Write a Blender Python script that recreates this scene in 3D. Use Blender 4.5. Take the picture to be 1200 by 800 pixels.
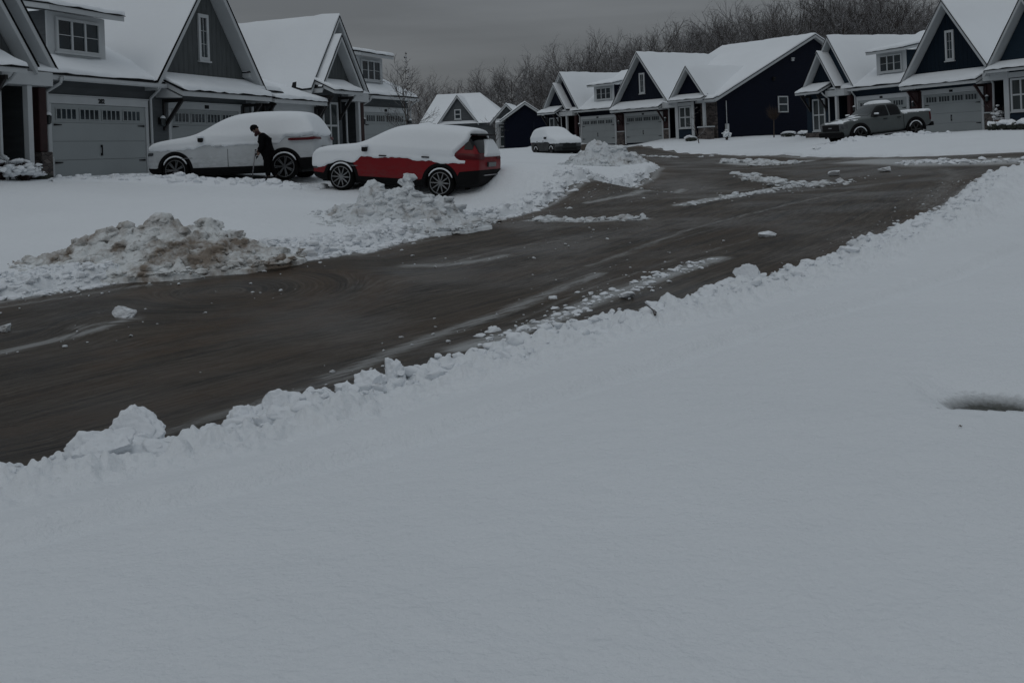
import bpy, bmesh, math, random
import numpy as np
from mathutils import Matrix, Vector

# ------------------------------------------------------------------ camera, sky, sun, exposure
sc = bpy.context.scene
for _o in list(bpy.data.objects):
    bpy.data.objects.remove(_o)
COL = sc.collection
F = 1200.0; ROLL = math.radians(2.2); PY0 = 176.0; ZC = 1.6
cd = bpy.data.cameras.new("camera")
cam = bpy.data.objects.new("camera", cd); COL.objects.link(cam)
cd.sensor_width = 36.0; cd.lens = 36.0 * F / 1200.0
cd.shift_y = -(400.0 - PY0) / 1200.0
cd.clip_start = 0.05; cd.clip_end = 3000
_c, _s = math.cos(ROLL), math.sin(ROLL)
cam.matrix_world = Matrix(((_c, _s, 0, 0), (0, 0, -1, 0), (-_s, _c, 0, ZC), (0, 0, 0, 1)))
sc.camera = cam

SUN_EL, SUN_AZ = math.radians(50), math.radians(205)
w = bpy.data.worlds.new("World"); sc.world = w; w.use_nodes = True
nt = w.node_tree; nt.nodes.clear()
def N(t, typ, **kw):
    n = t.nodes.new(typ)
    for k, v in kw.items():
        if hasattr(n, k): setattr(n, k, v)
        else: n.inputs[k].default_value = v
    return n
out = N(nt, 'ShaderNodeOutputWorld')
tc = N(nt, 'ShaderNodeTexCoord')
sx = N(nt, 'ShaderNodeSeparateXYZ'); nt.links.new(tc.outputs['Generated'], sx.inputs[0])
mr = N(nt, 'ShaderNodeMapRange'); mr.inputs[1].default_value = 0.0; mr.inputs[2].default_value = 1.0
mr.inputs[3].default_value = 0.295; mr.inputs[4].default_value = 1.16
nt.links.new(sx.outputs['Z'], mr.inputs[0])
mp = N(nt, 'ShaderNodeMapping'); mp.inputs['Scale'].default_value = (1.3, 1.3, 14.0)
nt.links.new(tc.outputs['Generated'], mp.inputs[0])
nz = N(nt, 'ShaderNodeTexNoise'); nz.inputs['Scale'].default_value = 2.2; nz.inputs['Detail'].default_value = 5
nt.links.new(mp.outputs[0], nz.inputs['Vector'])
mr2 = N(nt, 'ShaderNodeMapRange'); mr2.inputs[1].default_value = 0.3; mr2.inputs[2].default_value = 0.7
mr2.inputs[3].default_value = 0.84; mr2.inputs[4].default_value = 1.16
nt.links.new(nz.outputs[0], mr2.inputs[0])
mu = N(nt, 'ShaderNodeMath', operation='MULTIPLY')
nt.links.new(mr.outputs[0], mu.inputs[0]); nt.links.new(mr2.outputs[0], mu.inputs[1])
cloud = N(nt, 'ShaderNodeMix', data_type='RGBA', blend_type='MULTIPLY')
cloud.inputs[0].default_value = 1.0
nt.links.new(mu.outputs[0], cloud.inputs[6])
tint = N(nt, 'ShaderNodeMapRange')  # warmer grey by the horizon, cooler overhead
ramp = N(nt, 'ShaderNodeValToRGB')
ramp.color_ramp.elements[0].position = 0.03; ramp.color_ramp.elements[0].color = (0.95, 1.0, 1.045, 1)
ramp.color_ramp.elements[1].position = 0.30; ramp.color_ramp.elements[1].color = (0.895, 0.985, 1.075, 1)
nt.links.new(sx.outputs['Z'], ramp.inputs[0]); nt.links.new(ramp.outputs[0], cloud.inputs[7])
nish = N(nt, 'ShaderNodeTexSky', sky_type='NISHITA')
nish.sun_disc = False; nish.sun_elevation = SUN_EL; nish.sun_rotation = SUN_AZ; nish.dust_density = 3
bg1 = N(nt, 'ShaderNodeBackground'); bg1.inputs[1].default_value = 1.0
bg2 = N(nt, 'ShaderNodeBackground'); bg2.inputs[1].default_value = 0.06
nt.links.new(cloud.outputs[2], bg1.inputs[0]); nt.links.new(nish.outputs[0], bg2.inputs[0])
mixw = N(nt, 'ShaderNodeMixShader'); mixw.inputs[0].default_value = 0.08   # cloud deck covers the sky
nt.links.new(bg1.outputs[0], mixw.inputs[1]); nt.links.new(bg2.outputs[0], mixw.inputs[2])
nt.links.new(mixw.outputs[0], out.inputs[0])
ld = bpy.data.lights.new("sun", 'SUN'); ld.energy = 0.5; ld.angle = math.radians(40); ld.color = (1.0, 0.97, 0.93)
sun = bpy.data.objects.new("sun", ld); COL.objects.link(sun)
sun.rotation_euler = (math.radians(90) - SUN_EL, 0, math.pi - SUN_AZ)
sc.view_settings.view_transform = 'Standard'; sc.view_settings.look = 'None'
sc.view_settings.gamma = 1.0; sc.view_settings.use_curve_mapping = False
sc.view_settings.exposure = -1.32

rnd = random.Random(7)
npr = np.random.RandomState(11)

# ------------------------------------------------------------------ materials
def newmat(name):
    m = bpy.data.materials.new(name); m.use_nodes = True
    return m, m.node_tree, m.node_tree.nodes['Principled BSDF']
def mixrgb(t, fac, a, b, blend='MIX'):
    n = t.nodes.new('ShaderNodeMix'); n.data_type = 'RGBA'; n.blend_type = blend
    for sock, v in ((n.inputs[0], fac), (n.inputs[6], a), (n.inputs[7], b)):
        if hasattr(v, 'type') and hasattr(v, 'links'): t.links.new(v, sock)
        elif isinstance(v, (int, float)): sock.default_value = v
        else: sock.default_value = tuple(v) + (1,) if len(v) == 3 else v
    return n.outputs[2]
def noise(t, vec, scale, detail=4, rough=0.5):
    n = t.nodes.new('ShaderNodeTexNoise'); n.inputs['Scale'].default_value = scale
    n.inputs['Detail'].default_value = detail; n.inputs['Roughness'].default_value = rough
    if vec is not None: t.links.new(vec, n.inputs['Vector'])
    return n.outputs[0]
def mrange(t, v, a, b, c=0.0, d=1.0):
    n = t.nodes.new('ShaderNodeMapRange')
    for i, x in enumerate((a, b, c, d)): n.inputs[i + 1].default_value = x
    t.links.new(v, n.inputs[0]); return n.outputs[0]
def mapping(t, vec, scale):
    n = t.nodes.new('ShaderNodeMapping'); n.inputs['Scale'].default_value = scale
    t.links.new(vec, n.inputs[0]); return n.outputs[0]
def coords(t, which='Object'):
    return t.nodes.new('ShaderNodeTexCoord').outputs[which]
def bump(t, b, h, strength, dist):
    n = t.nodes.new('ShaderNodeBump'); n.inputs['Strength'].default_value = strength
    n.inputs['Distance'].default_value = dist
    t.links.new(h, n.inputs['Height']); t.links.new(n.outputs[0], b.inputs['Normal']); return n
def math_(t, op, a, b=None):
    n = t.nodes.new('ShaderNodeMath'); n.operation = op
    for i, v in enumerate((a, b)):
        if v is None: continue
        if isinstance(v, (int, float)): n.inputs[i].default_value = v
        else: t.links.new(v, n.inputs[i])
    return n.outputs[0]

def simple(name, col, rough=0.6, var=0.15, vscale=3.0, bmp=0.0, metal=0.0, coat=0.0, spec=None):
    m, t, b = newmat(name)
    co = coords(t)
    n = noise(t, co, vscale, 6)
    c2 = tuple(x * (1 - var) for x in col); c3 = tuple(min(1, x * (1 + var)) for x in col)
    t.links.new(mixrgb(t, mrange(t, n, .3, .7), c2, c3), b.inputs['Base Color'])
    b.inputs['Roughness'].default_value = rough; b.inputs['Metallic'].default_value = metal
    b.inputs['Coat Weight'].default_value = coat
    if spec is not None: b.inputs['Specular IOR Level'].default_value = spec
    if bmp: bump(t, b, noise(t, co, vscale * 8, 4), bmp, 0.02)
    return m
def siding(name, col, axis='Z', pitch=0.16, rough=0.7):
    m, t, b = newmat(name)
    co = coords(t); s = t.nodes.new('ShaderNodeSeparateXYZ'); t.links.new(co, s.inputs[0])
    fr = math_(t, 'FRACT', math_(t, 'DIVIDE', s.outputs[axis], pitch))
    if axis == 'Z': h = math_(t, 'SUBTRACT', 1.0, fr)                # clapboard: each board leans out to its lower edge
    else: h = mrange(t, math_(t, 'ABSOLUTE', math_(t, 'SUBTRACT', fr, 0.5)), 0.09, 0.13, 1.0, 0.0)   # battens
    n = noise(t, mapping(t, co, (1, 1, 4) if axis == 'Z' else (5, 1, 1)), 1.5, 5)
    t.links.new(mixrgb(t, mrange(t, n, .3, .7), tuple(x * .88 for x in col), tuple(x * 1.12 for x in col)), b.inputs['Base Color'])
    b.inputs['Roughness'].default_value = rough
    b.inputs['Specular IOR Level'].default_value = 0.12
    bump(t, b, h, 1.0, 0.022 if axis == 'Z' else .045)
    return m
def snowmat(name, col=(0.80, 0.83, 0.87), grain=22.0, b1=0.35, dirty=0.0, dscale=1.2, thr=.52):
    m, t, b = newmat(name)
    co = coords(t)
    n = noise(t, co, 0.35, 5)
    c = mixrgb(t, mrange(t, n, .3, .7), tuple(x * .95 for x in col), col)
    if dirty:
        d = noise(t, co, dscale, 8, .65)
        c = mixrgb(t, mrange(t, d, thr, thr + .16, 0, dirty), c, (0.20, 0.16, 0.125))
        d2 = noise(t, co, dscale * 5, 6, .6)
        c = mixrgb(t, mrange(t, d2, .56, .70, 0, dirty * .75), c, (0.085, 0.068, 0.052))
    t.links.new(c, b.inputs['Base Color'])
    b.inputs['Roughness'].default_value = 0.75; b.inputs['Specular IOR Level'].default_value = 0.25
    hh = math_(t, 'ADD', math_(t, 'MULTIPLY', noise(t, co, grain, 6, .6), 0.6), noise(t, co, grain * .18, 4))
    bump(t, b, hh, b1, 0.05)
    return m
M = {}
M['snow'] = snowmat('snow', (.80, .83, .855), 30, .6)
def _melt(m):
    t = m.node_tree; b = t.nodes['Principled BSDF']; src = b.inputs['Base Color'].links[0].from_socket
    a = t.nodes.new('ShaderNodeAttribute'); a.attribute_name = 'melt'; co = coords(t)
    n = noise(t, co, 26, 6, .7)
    g = mixrgb(t, mrange(t, n, .3, .7), (.03, .032, .029), (.14, .145, .135))
    f = mrange(t, math_(t, 'ADD', a.outputs['Fac'], math_(t, 'MULTIPLY', math_(t, 'SUBTRACT', n, .5), .5)), .25, .75)
    f = math_(t, 'MULTIPLY', f, mrange(t, a.outputs['Fac'], .0, .15))
    t.links.new(mixrgb(t, f, src, g), b.inputs['Base Color'])
_melt(M['snow'])
M['roof_snow'] = snowmat('roof_snow', (.82, .85, .875), 6, .25)
M['bank_snow'] = snowmat('bank_snow', (.78, .81, .84), 14, .5)
M['dirty_snow'] = snowmat('dirty_snow', (.68, .70, .70), 9, .9, .95, 1.5, .45)
M['grey_snow'] = snowmat('grey_snow', (.66, .69, .71), 12, .7, .62, 1.9, .53)
M['trim'] = simple('trim', (.44, .46, .47), .55, .06, 1.5)
M['door_paint'] = simple('door_paint', (.27, .293, .298), .5, .05, .8)
M['drip'] = simple('drip', (.006, .006, .007), .7, spec=.15)
M['dark_wood'] = simple('dark_wood', (.007, .0055, .006), .6, .3, 6)
M['red_wood'] = simple('red_wood', (.026, .0075, .008), .8, .25, 5)
M['black'] = simple('black', (.005, .005, .006), .6, spec=.2)
M['door_and_recess_shade'] = simple('door_and_recess_shade', (.0035, .004, .005), .7, spec=.1)  # dark door paint; on entry walls it paints in the porch shade
M['grey_lap'] = siding('grey_lap', (.088, .096, .102))
M['grey_board'] = siding('grey_board', (.080, .088, .090), 'X', .30)
M['navy_lap'] = siding('navy_lap', (.0022, .0042, .0128))
M['navy_board'] = siding('navy_board', (.0065, .0095, .018), 'X', .30)
M['blue_lap'] = siding('blue_lap', (.012, .023, .036))
M['blue_board'] = siding('blue_board', (.0042, .0105, .019), 'X', .30)
def stone():
    m, t, b = newmat('stone'); co = coords(t)
    v = t.nodes.new('ShaderNodeTexVoronoi'); v.inputs['Scale'].default_value = 4.5; t.links.new(mapping(t, co, (1, 1, 1.8)), v.inputs['Vector'])
    cr = t.nodes.new('ShaderNodeValToRGB'); e = cr.color_ramp.elements
    e[0].color = (.035, .028, .028, 1); e[1].color = (.13, .11, .10, 1)
    s = t.nodes.new('ShaderNodeSeparateColor'); t.links.new(v.outputs['Color'], s.inputs[0]); t.links.new(s.outputs[0], cr.inputs[0])
    t.links.new(cr.outputs[0], b.inputs['Base Color']); b.inputs['Roughness'].default_value = .9
    v2 = t.nodes.new('ShaderNodeTexVoronoi'); v2.feature = 'DISTANCE_TO_EDGE'; v2.inputs['Scale'].default_value = 4.5
    t.links.new(mapping(t, co, (1, 1, 1.8)), v2.inputs['Vector'])
    bump(t, b, mrange(t, v2.outputs['Distance'], 0, .12), .9, .03)
    return m
M['stone'] = stone()
def glassy(name, col=(.022, .03, .034), rough=.06, spec=.5):
    m, t, b = newmat(name); co = coords(t)
    n = noise(t, co, .8, 3)
    t.links.new(mixrgb(t, mrange(t, n, .35, .65), tuple(x * .6 for x in col), tuple(x * 1.5 for x in col)), b.inputs['Base Color'])
    b.inputs['Roughness'].default_value = rough; b.inputs['Specular IOR Level'].default_value = spec
    return m
M['glass'] = glassy('glass', (.016, .025, .031), .08, .5); M['blind_glass'] = glassy('blind_glass', (.030, .038, .040), .12, .4)  # plain glass: bluish reflection put into its base colour
M['car_glass'] = glassy('car_glass', (.003, .0035, .005), .08, .2)
def paint(name, col, rough=.38):
    m, t, b = newmat(name); co = coords(t)
    n = noise(t, co, 2.5, 6)
    t.links.new(mixrgb(t, mrange(t, n, .35, .75), col, tuple(x * .86 + .003 for x in col)), b.inputs['Base Color'])
    t.links.new(mrange(t, n, .3, .7, rough, rough + .2), b.inputs['Roughness'])
    s = t.nodes.new('ShaderNodeSeparateXYZ'); t.links.new(co, s.inputs[0])     # road salt on the lower body
    gr = math_(t, 'MULTIPLY', mrange(t, s.outputs['Z'], .95, .40), mrange(t, noise(t, mapping(t, co, (1.5, 1.5, 4)), 3, 8, .7), .42, .66, 0, .45))
    src = b.inputs['Base Color'].links[0].from_socket
    t.links.new(mixrgb(t, gr, src, (.055, .053, .050)), b.inputs['Base Color'])
    b.inputs['Coat Weight'].default_value = .12; b.inputs['Coat Roughness'].default_value = .2; b.inputs['Specular IOR Level'].default_value = .22
    return m
M['white_paint'] = paint('white_paint', (.50, .525, .54))
M['red_paint'] = paint('red_paint', (.19, .002, .006))
M['grey_paint'] = paint('grey_paint', (.085, .096, .096))
M['dark_paint'] = paint('dark_paint', (.006, .008, .010))
M['cladding'] = simple('cladding', (.004, .004, .0045), .75, spec=.15)
M['rubber'] = simple('rubber', (.005, .005, .005), .9, .3, 8, spec=.1)
M['alloy'] = simple('alloy', (.23, .235, .24), .35, .1, 4, metal=.7)
M['dark_alloy'] = simple('dark_alloy', (.12, .125, .13), .4, .1, 4, metal=.6)
M['black_alloy'] = simple('black_alloy', (.02, .02, .02), .4)
M['tail_red'] = simple('tail_red', (.075, .003, .006), .3, coat=.05, spec=.2)
M['headlamp'] = simple('headlamp', (.05, .055, .06), .1, coat=.6)
M['chrome'] = simple('chrome', (.3, .3, .31), .25, metal=.9)
M['coat'] = simple('coat', (.0035, .0035, .0045), .9, .3, 10, spec=.08)
M['trousers'] = simple('trousers', (.0035, .0035, .004), .9, .3, 10, spec=.08)
M['skin'] = simple('skin', (.13, .075, .055), .55, .1, 12)
M['scarf'] = simple('scarf', (.03, .006, .008), .85)
M['white_plastic'] = simple('white_plastic', (.5, .52, .53), .5)
M['shovel_steel'] = simple('shovel_steel', (.25, .25, .26), .4, metal=.3)
def barkmat(name, bark=(.060, .050, .044), s0=.35, amount=.65):
    m, t, b = newmat(name); co = coords(t)
    g = t.nodes.new('ShaderNodeNewGeometry'); s = t.nodes.new('ShaderNodeSeparateXYZ'); t.links.new(g.outputs['Normal'], s.inputs[0])
    n = noise(t, co, 1.3, 5)
    f = math_(t, 'MULTIPLY', mrange(t, s.outputs['Z'], s0, s0 + .3), mrange(t, n, .38, .58, 0, amount))
    oi = t.nodes.new('ShaderNodeObjectInfo')
    bk = mixrgb(t, oi.outputs['Random'], tuple(x * .75 for x in bark), tuple(x * 1.25 for x in bark))
    t.links.new(mixrgb(t, f, bk, (.68, .70, .73)), b.inputs['Base Color']); b.inputs['Roughness'].default_value = .9
    b.inputs['Specular IOR Level'].default_value = .1
    return m
M['bark'] = barkmat('bark', (.060,.048,.041)); M['twig'] = barkmat('twig', (.066, .056, .051), -.05, .58)
M['bush_twig'] = barkmat('bush_twig', (.04, .028, .026), .1, .8)
M['leaf'] = simple('leaf', (.16, .13, .11), .8, .4, 5)
M['hedge_leaf'] = simple('hedge_leaf', (.025, .030, .022), .8, .4, 5)
M['terracotta'] = simple('terracotta', (.12, .07, .05), .8)
def roadmat():
    m, t, b = newmat('wet_asphalt')
    co = coords(t); uv = coords(t, 'UV')
    def st(su, sv, det=8, r=.7, off=0): 
        mp_ = t.nodes.new('ShaderNodeMapping'); mp_.inputs['Scale'].default_value = (su, sv, 1); mp_.inputs['Location'].default_value = (off, off * 1.7, 0)
        t.links.new(uv, mp_.inputs[0]); return noise(t, mp_.outputs[0], 1.0, det, r)
    wide = st(.10, 1.1, 6, .6); mid = st(.35, 5.5, 8, .65, 3); fine = st(2.0, 20, 9, .8, 7); line = st(.07, 15, 3, .6, 11)
    patchy = noise(t, co, 1.3, 8, .7); grit = noise(t, co, 55, 4, .75); clump = noise(t, co, 16, 8, .8)
    base = mixrgb(t, mrange(t, wide, .36, .64), (.020, .0160, .0122), (.060, .046, .033))
    base = mixrgb(t, mrange(t, mid, .40, .62, 0, .75), base, (.084, .065, .047))
    base = mixrgb(t, mrange(t, mid, .47, .36, 0, .7), base, (.010, .0088, .0075))
    base = mixrgb(t, mrange(t, fine, .52, .66, 0, .7), base, (.118, .095, .071))
    base = mixrgb(t, mrange(t, fine, .46, .34, 0, .75), base, (.007, .006, .0055))
    base = mixrgb(t, math_(t, 'MULTIPLY', mrange(t, line, .56, .62, 0, .5), mrange(t, patchy, .44, .58)), base, (.135, .112, .087))
    base = mixrgb(t, math_(t, 'MULTIPLY', mrange(t, line, .43, .38, 0, .55), mrange(t, patchy, .58, .44)), base, (.006, .0055, .005))
    base = mixrgb(t, mrange(t, clump, .57, .65, 0, .7), base, (.12, .104, .086))
    base = mixrgb(t, mrange(t, grit, .60, .70, 0, .7), base, (.20, .18, .15))
    at = t.nodes.new('ShaderNodeAttribute'); at.attribute_name = 'mud'
    mm = math_(t, 'MULTIPLY', at.outputs['Fac'], mrange(t, clump, .38, .54))
    base = mixrgb(t, math_(t, 'MULTIPLY', mm, .8), base, (.085, .053, .030))
    as_ = t.nodes.new('ShaderNodeAttribute'); as_.attribute_name = 'slush'
    sn = st(1.6, 11.0, 12, .8, 5)
    sm = mrange(t, math_(t, 'ADD', as_.outputs['Fac'], math_(t, 'MULTIPLY', math_(t, 'SUBTRACT', sn, .5), 3.0)), .36, .72)
    sm = math_(t, 'MULTIPLY', sm, mrange(t, as_.outputs['Fac'], .02, .2))
    sl = mixrgb(t, mrange(t, as_.outputs['Fac'], .40, .85), (.15, .138, .122), (.46, .47, .47))
    base = mixrgb(t, math_(t, 'MULTIPLY', sm, .9), base, sl)
    t.links.new(base, b.inputs['Base Color'])
    a3 = noise(t, co, .45, 5)
    wet = mrange(t, math_(t, 'ADD', a3, math_(t, 'MULTIPLY', math_(t, 'SUBTRACT', fine, .5), .6)), .40, .62, .62, .28)
    t.links.new(mixrgb(t, sm, wet, (.7, .7, .7)), b.inputs['Roughness'])
    b.inputs['Specular IOR Level'].default_value = .24
    hh = math_(t, 'ADD', math_(t, 'MULTIPLY', fine, .9), math_(t, 'MULTIPLY', clump, .6))
    bump(t, b, hh, 1.0, .035)
    return m
M['road'] = roadmat()

# ------------------------------------------------------------------ object helpers
def link(o, parent=None):
    COL.objects.link(o)
    if parent is not None: o.parent = parent
    return o
def tag(o, label=None, cat=None, group=None, kind=None):
    if label: o['label'] = label
    if cat: o['category'] = cat
    if group: o['group'] = group
    if kind: o['kind'] = kind
    return o
def empty(name, loc=(0, 0, 0), rz=0, parent=None):
    o = bpy.data.objects.new(name, None); o.empty_display_size = .2
    link(o, parent); o.location = loc; o.rotation_euler = (0, 0, rz); return o
def shade_smooth(me, on=True):
    me.polygons.foreach_set('use_smooth', np.full(len(me.polygons), on)); me.update()
class MB:
    def __init__(s): s.v = []; s.f = []; s.mi = []
    def add(s, vs, fs, mi=0):
        k = len(s.v); s.v += [tuple(p) for p in vs]
        for f in fs: s.f.append(tuple(i + k for i in f)); s.mi.append(mi)
    def box(s, x0, x1, y0, y1, z0, z1, mi=0):
        s.add([(x0, y0, z0), (x1, y0, z0), (x1, y1, z0), (x0, y1, z0), (x0, y0, z1), (x1, y0, z1), (x1, y1, z1), (x0, y1, z1)],
              [(0, 3, 2, 1), (4, 5, 6, 7), (0, 1, 5, 4), (1, 2, 6, 5), (2, 3, 7, 6), (3, 0, 4, 7)], mi)
    def prism(s, poly, axis, a0, a1, mi=0):
        n = len(poly)
        def P(p, a): return (p[0], a, p[1]) if axis == 'y' else ((a, p[0], p[1]) if axis == 'x' else (p[0], p[1], a))
        s.add([P(p, a0) for p in poly] + [P(p, a1) for p in poly],
              [tuple(range(n))[::-1], tuple(range(n, 2 * n))] + [(i, (i + 1) % n, n + (i + 1) % n, n + i) for i in range(n)], mi)
    def tube(s, p0, p1, r0, r1=None, n=8, mi=0, cap=True):
        if r1 is None: r1 = r0
        p0 = Vector(p0); p1 = Vector(p1); d = (p1 - p0).normalized()
        u = d.orthogonal().normalized(); v = d.cross(u)
        vs = []
        for p, r in ((p0, r0), (p1, r1)):
            for i in range(n):
                a = 2 * math.pi * i / n; vs.append(p + u * (r * math.cos(a)) + v * (r * math.sin(a)))
        fs = [(i, (i + 1) % n, n + (i + 1) % n, n + i) for i in range(n)]
        if cap: fs += [tuple(range(n))[::-1], tuple(range(n, 2 * n))]
        s.add(vs, fs, mi)
    def lathe(s, prof, n=24, axis='y', mi=0, c=(0, 0, 0)):
        vs = []
        for (r, h) in prof:
            for i in range(n):
                a = 2 * math.pi * i / n
                q = (r * math.cos(a), h, r * math.sin(a)) if axis == 'y' else (r * math.cos(a), r * math.sin(a), h)
                vs.append((q[0] + c[0], q[1] + c[1], q[2] + c[2]))
        fs = []
        for k in range(len(prof) - 1):
            for i in range(n):
                j = (i + 1) % n
                fs.append((k * n + i, k * n + j, (k + 1) * n + j, (k + 1) * n + i))
        s.add(vs, fs, mi)
    def build(s, name, mats, parent=None, smooth=False, bevel=0, seg=2, fixn=True):
        me = bpy.data.meshes.new(name)
        me.from_pydata(s.v, [], s.f)
        if not isinstance(mats, (list, tuple)): mats = [mats]
        for m in mats: me.materials.append(m)
        me.polygons.foreach_set('material_index', s.mi)
        if fixn:
            bm = bmesh.new(); bm.from_mesh(me); bmesh.ops.recalc_face_normals(bm, faces=bm.faces); bm.to_mesh(me); bm.free()
        if smooth: shade_smooth(me)
        me.update()
        o = link(bpy.data.objects.new(name, me), parent)
        if bevel:
            b = o.modifiers.new('bevel', 'BEVEL'); b.width = bevel; b.segments = seg; b.limit_method = 'ANGLE'; b.angle_limit = math.radians(40)
        return o
def npmesh(name, v, f, mat, parent=None, smooth=True):
    v = np.asarray(v, dtype=np.float32); f = np.asarray(f, dtype=np.int32)
    me = bpy.data.meshes.new(name)
    k = f.shape[1]
    me.vertices.add(len(v)); me.vertices.foreach_set('co', v.ravel())
    me.loops.add(f.size); me.loops.foreach_set('vertex_index', f.ravel())
    me.polygons.add(len(f)); me.polygons.foreach_set('loop_start', np.arange(0, f.size, k, dtype=np.int32))
    me.polygons.foreach_set('loop_total', np.full(len(f), k, dtype=np.int32))
    me.update(calc_edges=True); me.validate()
    me.materials.append(mat)
    if smooth: shade_smooth(me)
    return link(bpy.data.objects.new(name, me), parent)
def copy_tree(o, parent=None):
    c = o.copy(); link(c, None)
    if parent is not None: c.parent = parent
    for ch in list(o.children): copy_tree(ch, c)
    return c

# ------------------------------------------------------------------ numpy noise
def _h(i, j, k):
    n = (i * 374761393 + j * 668265263 + k * 2147483647 * 0 + k * 1274126177) & 0xffffffff
    n = ((n ^ (n >> 13)) * 1274126177) & 0xffffffff
    return ((n ^ (n >> 16)) & 0xffff) / 65535.0
def vnoise(x, y, seed=0):
    x = np.asarray(x, float); y = np.asarray(y, float)
    xi = np.floor(x).astype(np.int64); yi = np.floor(y).astype(np.int64)
    fx = x - xi; fy = y - yi; fx = fx * fx * (3 - 2 * fx); fy = fy * fy * (3 - 2 * fy)
    a = _h(xi, yi, seed); b = _h(xi + 1, yi, seed); c = _h(xi, yi + 1, seed); d = _h(xi + 1, yi + 1, seed)
    return (a * (1 - fx) + b * fx) * (1 - fy) + (c * (1 - fx) + d * fx) * fy
def fbm(x, y, oct=4, seed=0, gain=.5):
    s = 0; a = 1; t = 0
    for o in range(oct):
        s = s + a * vnoise(x * 2 ** o + 17.3 * o, y * 2 ** o - 9.1 * o, seed + o); t += a; a *= gain
    return s / t
def sstep(a, b, x):
    t = np.clip((np.asarray(x) - a) / (b - a), 0, 1); return t * t * (3 - 2 * t)

# ------------------------------------------------------------------ photo ray -> world on the terrain
def rayd(px, py):
    u = px - 600; v = PY0 - py
    return ((u * _c + v * _s) / F, 1.0, (-u * _s + v * _c) / F)
def atY(px, py, Y):
    d = rayd(px, py); return (d[0] * Y, Y, ZC + d[2] * Y)
def atz(px, py, z):
    d = rayd(px, py); return atY(px, py, (z - ZC) / d[2])

NEAR = [atz(*p) for p in ((-150, 652, -.36), (0, 602, -.34), (100, 580, -.33), (190, 560, -.31), (290, 523, -.30), (430, 476, -.28), (560, 438, -.27),
        (700, 404, -.25), (790, 374, -.2), (870, 350, -.15), (980, 305, -.06), (1080, 263, .08), (1120, 234, .22), (1150, 211, .38), (1200, 199, .5), (1300, 191, .62))]
FAR = [atY(1300, 173.5, 33), atY(1200, 178.5, 34.5), atY(1100, 183, 37.5), atY(1000, 185.3, 42), atY(940, 185, 46.5), atY(880, 183.2, 52.5), atY(790, 178, 68), atY(730, 175, 84)]
LEFT = [atY(735, 183, 66), atz(775, 197, .62), atz(765, 208, .5), atz(720, 220, .38), atz(640, 241, .22), atz(565, 262, .1), atz(500, 276, .03),
        atz(430, 294, -.03), atz(330, 309, -.08), atz(240, 319, -.1), atz(150, 329, -.12), atz(0, 352, -.15), atz(-150, 380, -.18)]
ctrl = list(NEAR) + list(FAR) + list(LEFT)
L1O = (-13.281, 29.3, 1.255); L2O = (-7.117, 49.0, 1.50); R1O = (6.163, 90.0, 1.814); R2O = (21.67, 64.0, 1.621)
def dvec(a, flip=1):
    a = math.radians(a); return np.array([math.sin(a), math.cos(a)]) * flip
LD1, LD2, RD1, RD2 = dvec(16.7), dvec(21.4), dvec(-36, -1), dvec(-20, -1)
def hpt(O, D, s, n, dz=0):
    p = np.array(O[:2]) + D * s + np.array([D[1], -D[0]]) * n
    return (p[0], p[1], O[2] + dz)
for s in (-5, 2, 8, 13): ctrl.append(hpt(L1O, LD1, s, .3, -.06)); ctrl.append(hpt(L1O, LD1, s, -8, 0))
for s in (-4, 4): ctrl.append(hpt(L2O, LD2, s, .3, -.05)); ctrl.append(hpt(L2O, LD2, s, -8, 0))
for s in (-5, 3, 9, 16):
    ctrl.append(hpt(R1O, RD1, s, .3, -.05)); ctrl.append(hpt(R1O, RD1, s, -12, 0))
    ctrl.append(hpt(R2O, RD2, s, .3, -.05)); ctrl.append(hpt(R2O, RD2, s, -12, 0))
ctrl += [(0, 0, 0), (-4, 0, 0), (4, 0, 0), (-3, 3, -.02), (0, 4, 0), (3, 4, 0), (1.5, 7, -.02), (4, 8, 0), (8, 13, .02), (11, 18, .12), (16, 25, .42), (24, 28, .7), (10, 5, .05), (20, 12, .2),
         (40, 20, .6), (-8, -6, 0), (8, -8, 0), (-30, 0, 0), (30, -20, 0), (-20, 12, -.2), (-40, 20, .6)]
ctrl += [atY(250, 210.5, 31.2), atY(465, 226, 28.2), atY(525, 231, 27.8), atY(405, 225, 29.0), atY(600, 226, 27.0), atY(100, 250, 22.3), atY(180, 300, 17.2), atY(300, 240, 22.5), atY(600, 205, 28), atY(650, 181, 66), atY(600, 186, 50), atY(690, 199, 38),
         atY(990, 168, 48.5), atY(1080, 160, 51), atY(1040, 165, 48), atY(960, 172, 50), atY(1030, 175, 44), atY(1150, 160, 46), atY(1120, 172, 42), atY(900, 172, 64), atY(850, 175, 66), atY(560, 176, 110), atY(620, 176, 105), (-60, 60, 2.0), (-20, 110, 1.8), (60, 60, 1.9), (60, 110, 3), (0, 200, 3.0), (-120, 200, 3), (150, 200, 4), (40, 130, 2.6)]
ctrl = np.array(ctrl)
CS = 3.0
def _phi(r2): return np.sqrt(r2 + CS * CS)
_D2 = ((ctrl[:, None, :2] - ctrl[None, :, :2]) ** 2).sum(-1)
_n = len(ctrl)
_A = np.zeros((_n + 3, _n + 3)); _A[:_n, :_n] = _phi(_D2) - np.eye(_n) * .02
_P = np.c_[np.ones(_n), ctrl[:, :2]]; _A[:_n, _n:] = _P; _A[_n:, :_n] = _P.T
_W = np.linalg.solve(_A, np.r_[ctrl[:, 2], np.zeros(3)])
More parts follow.
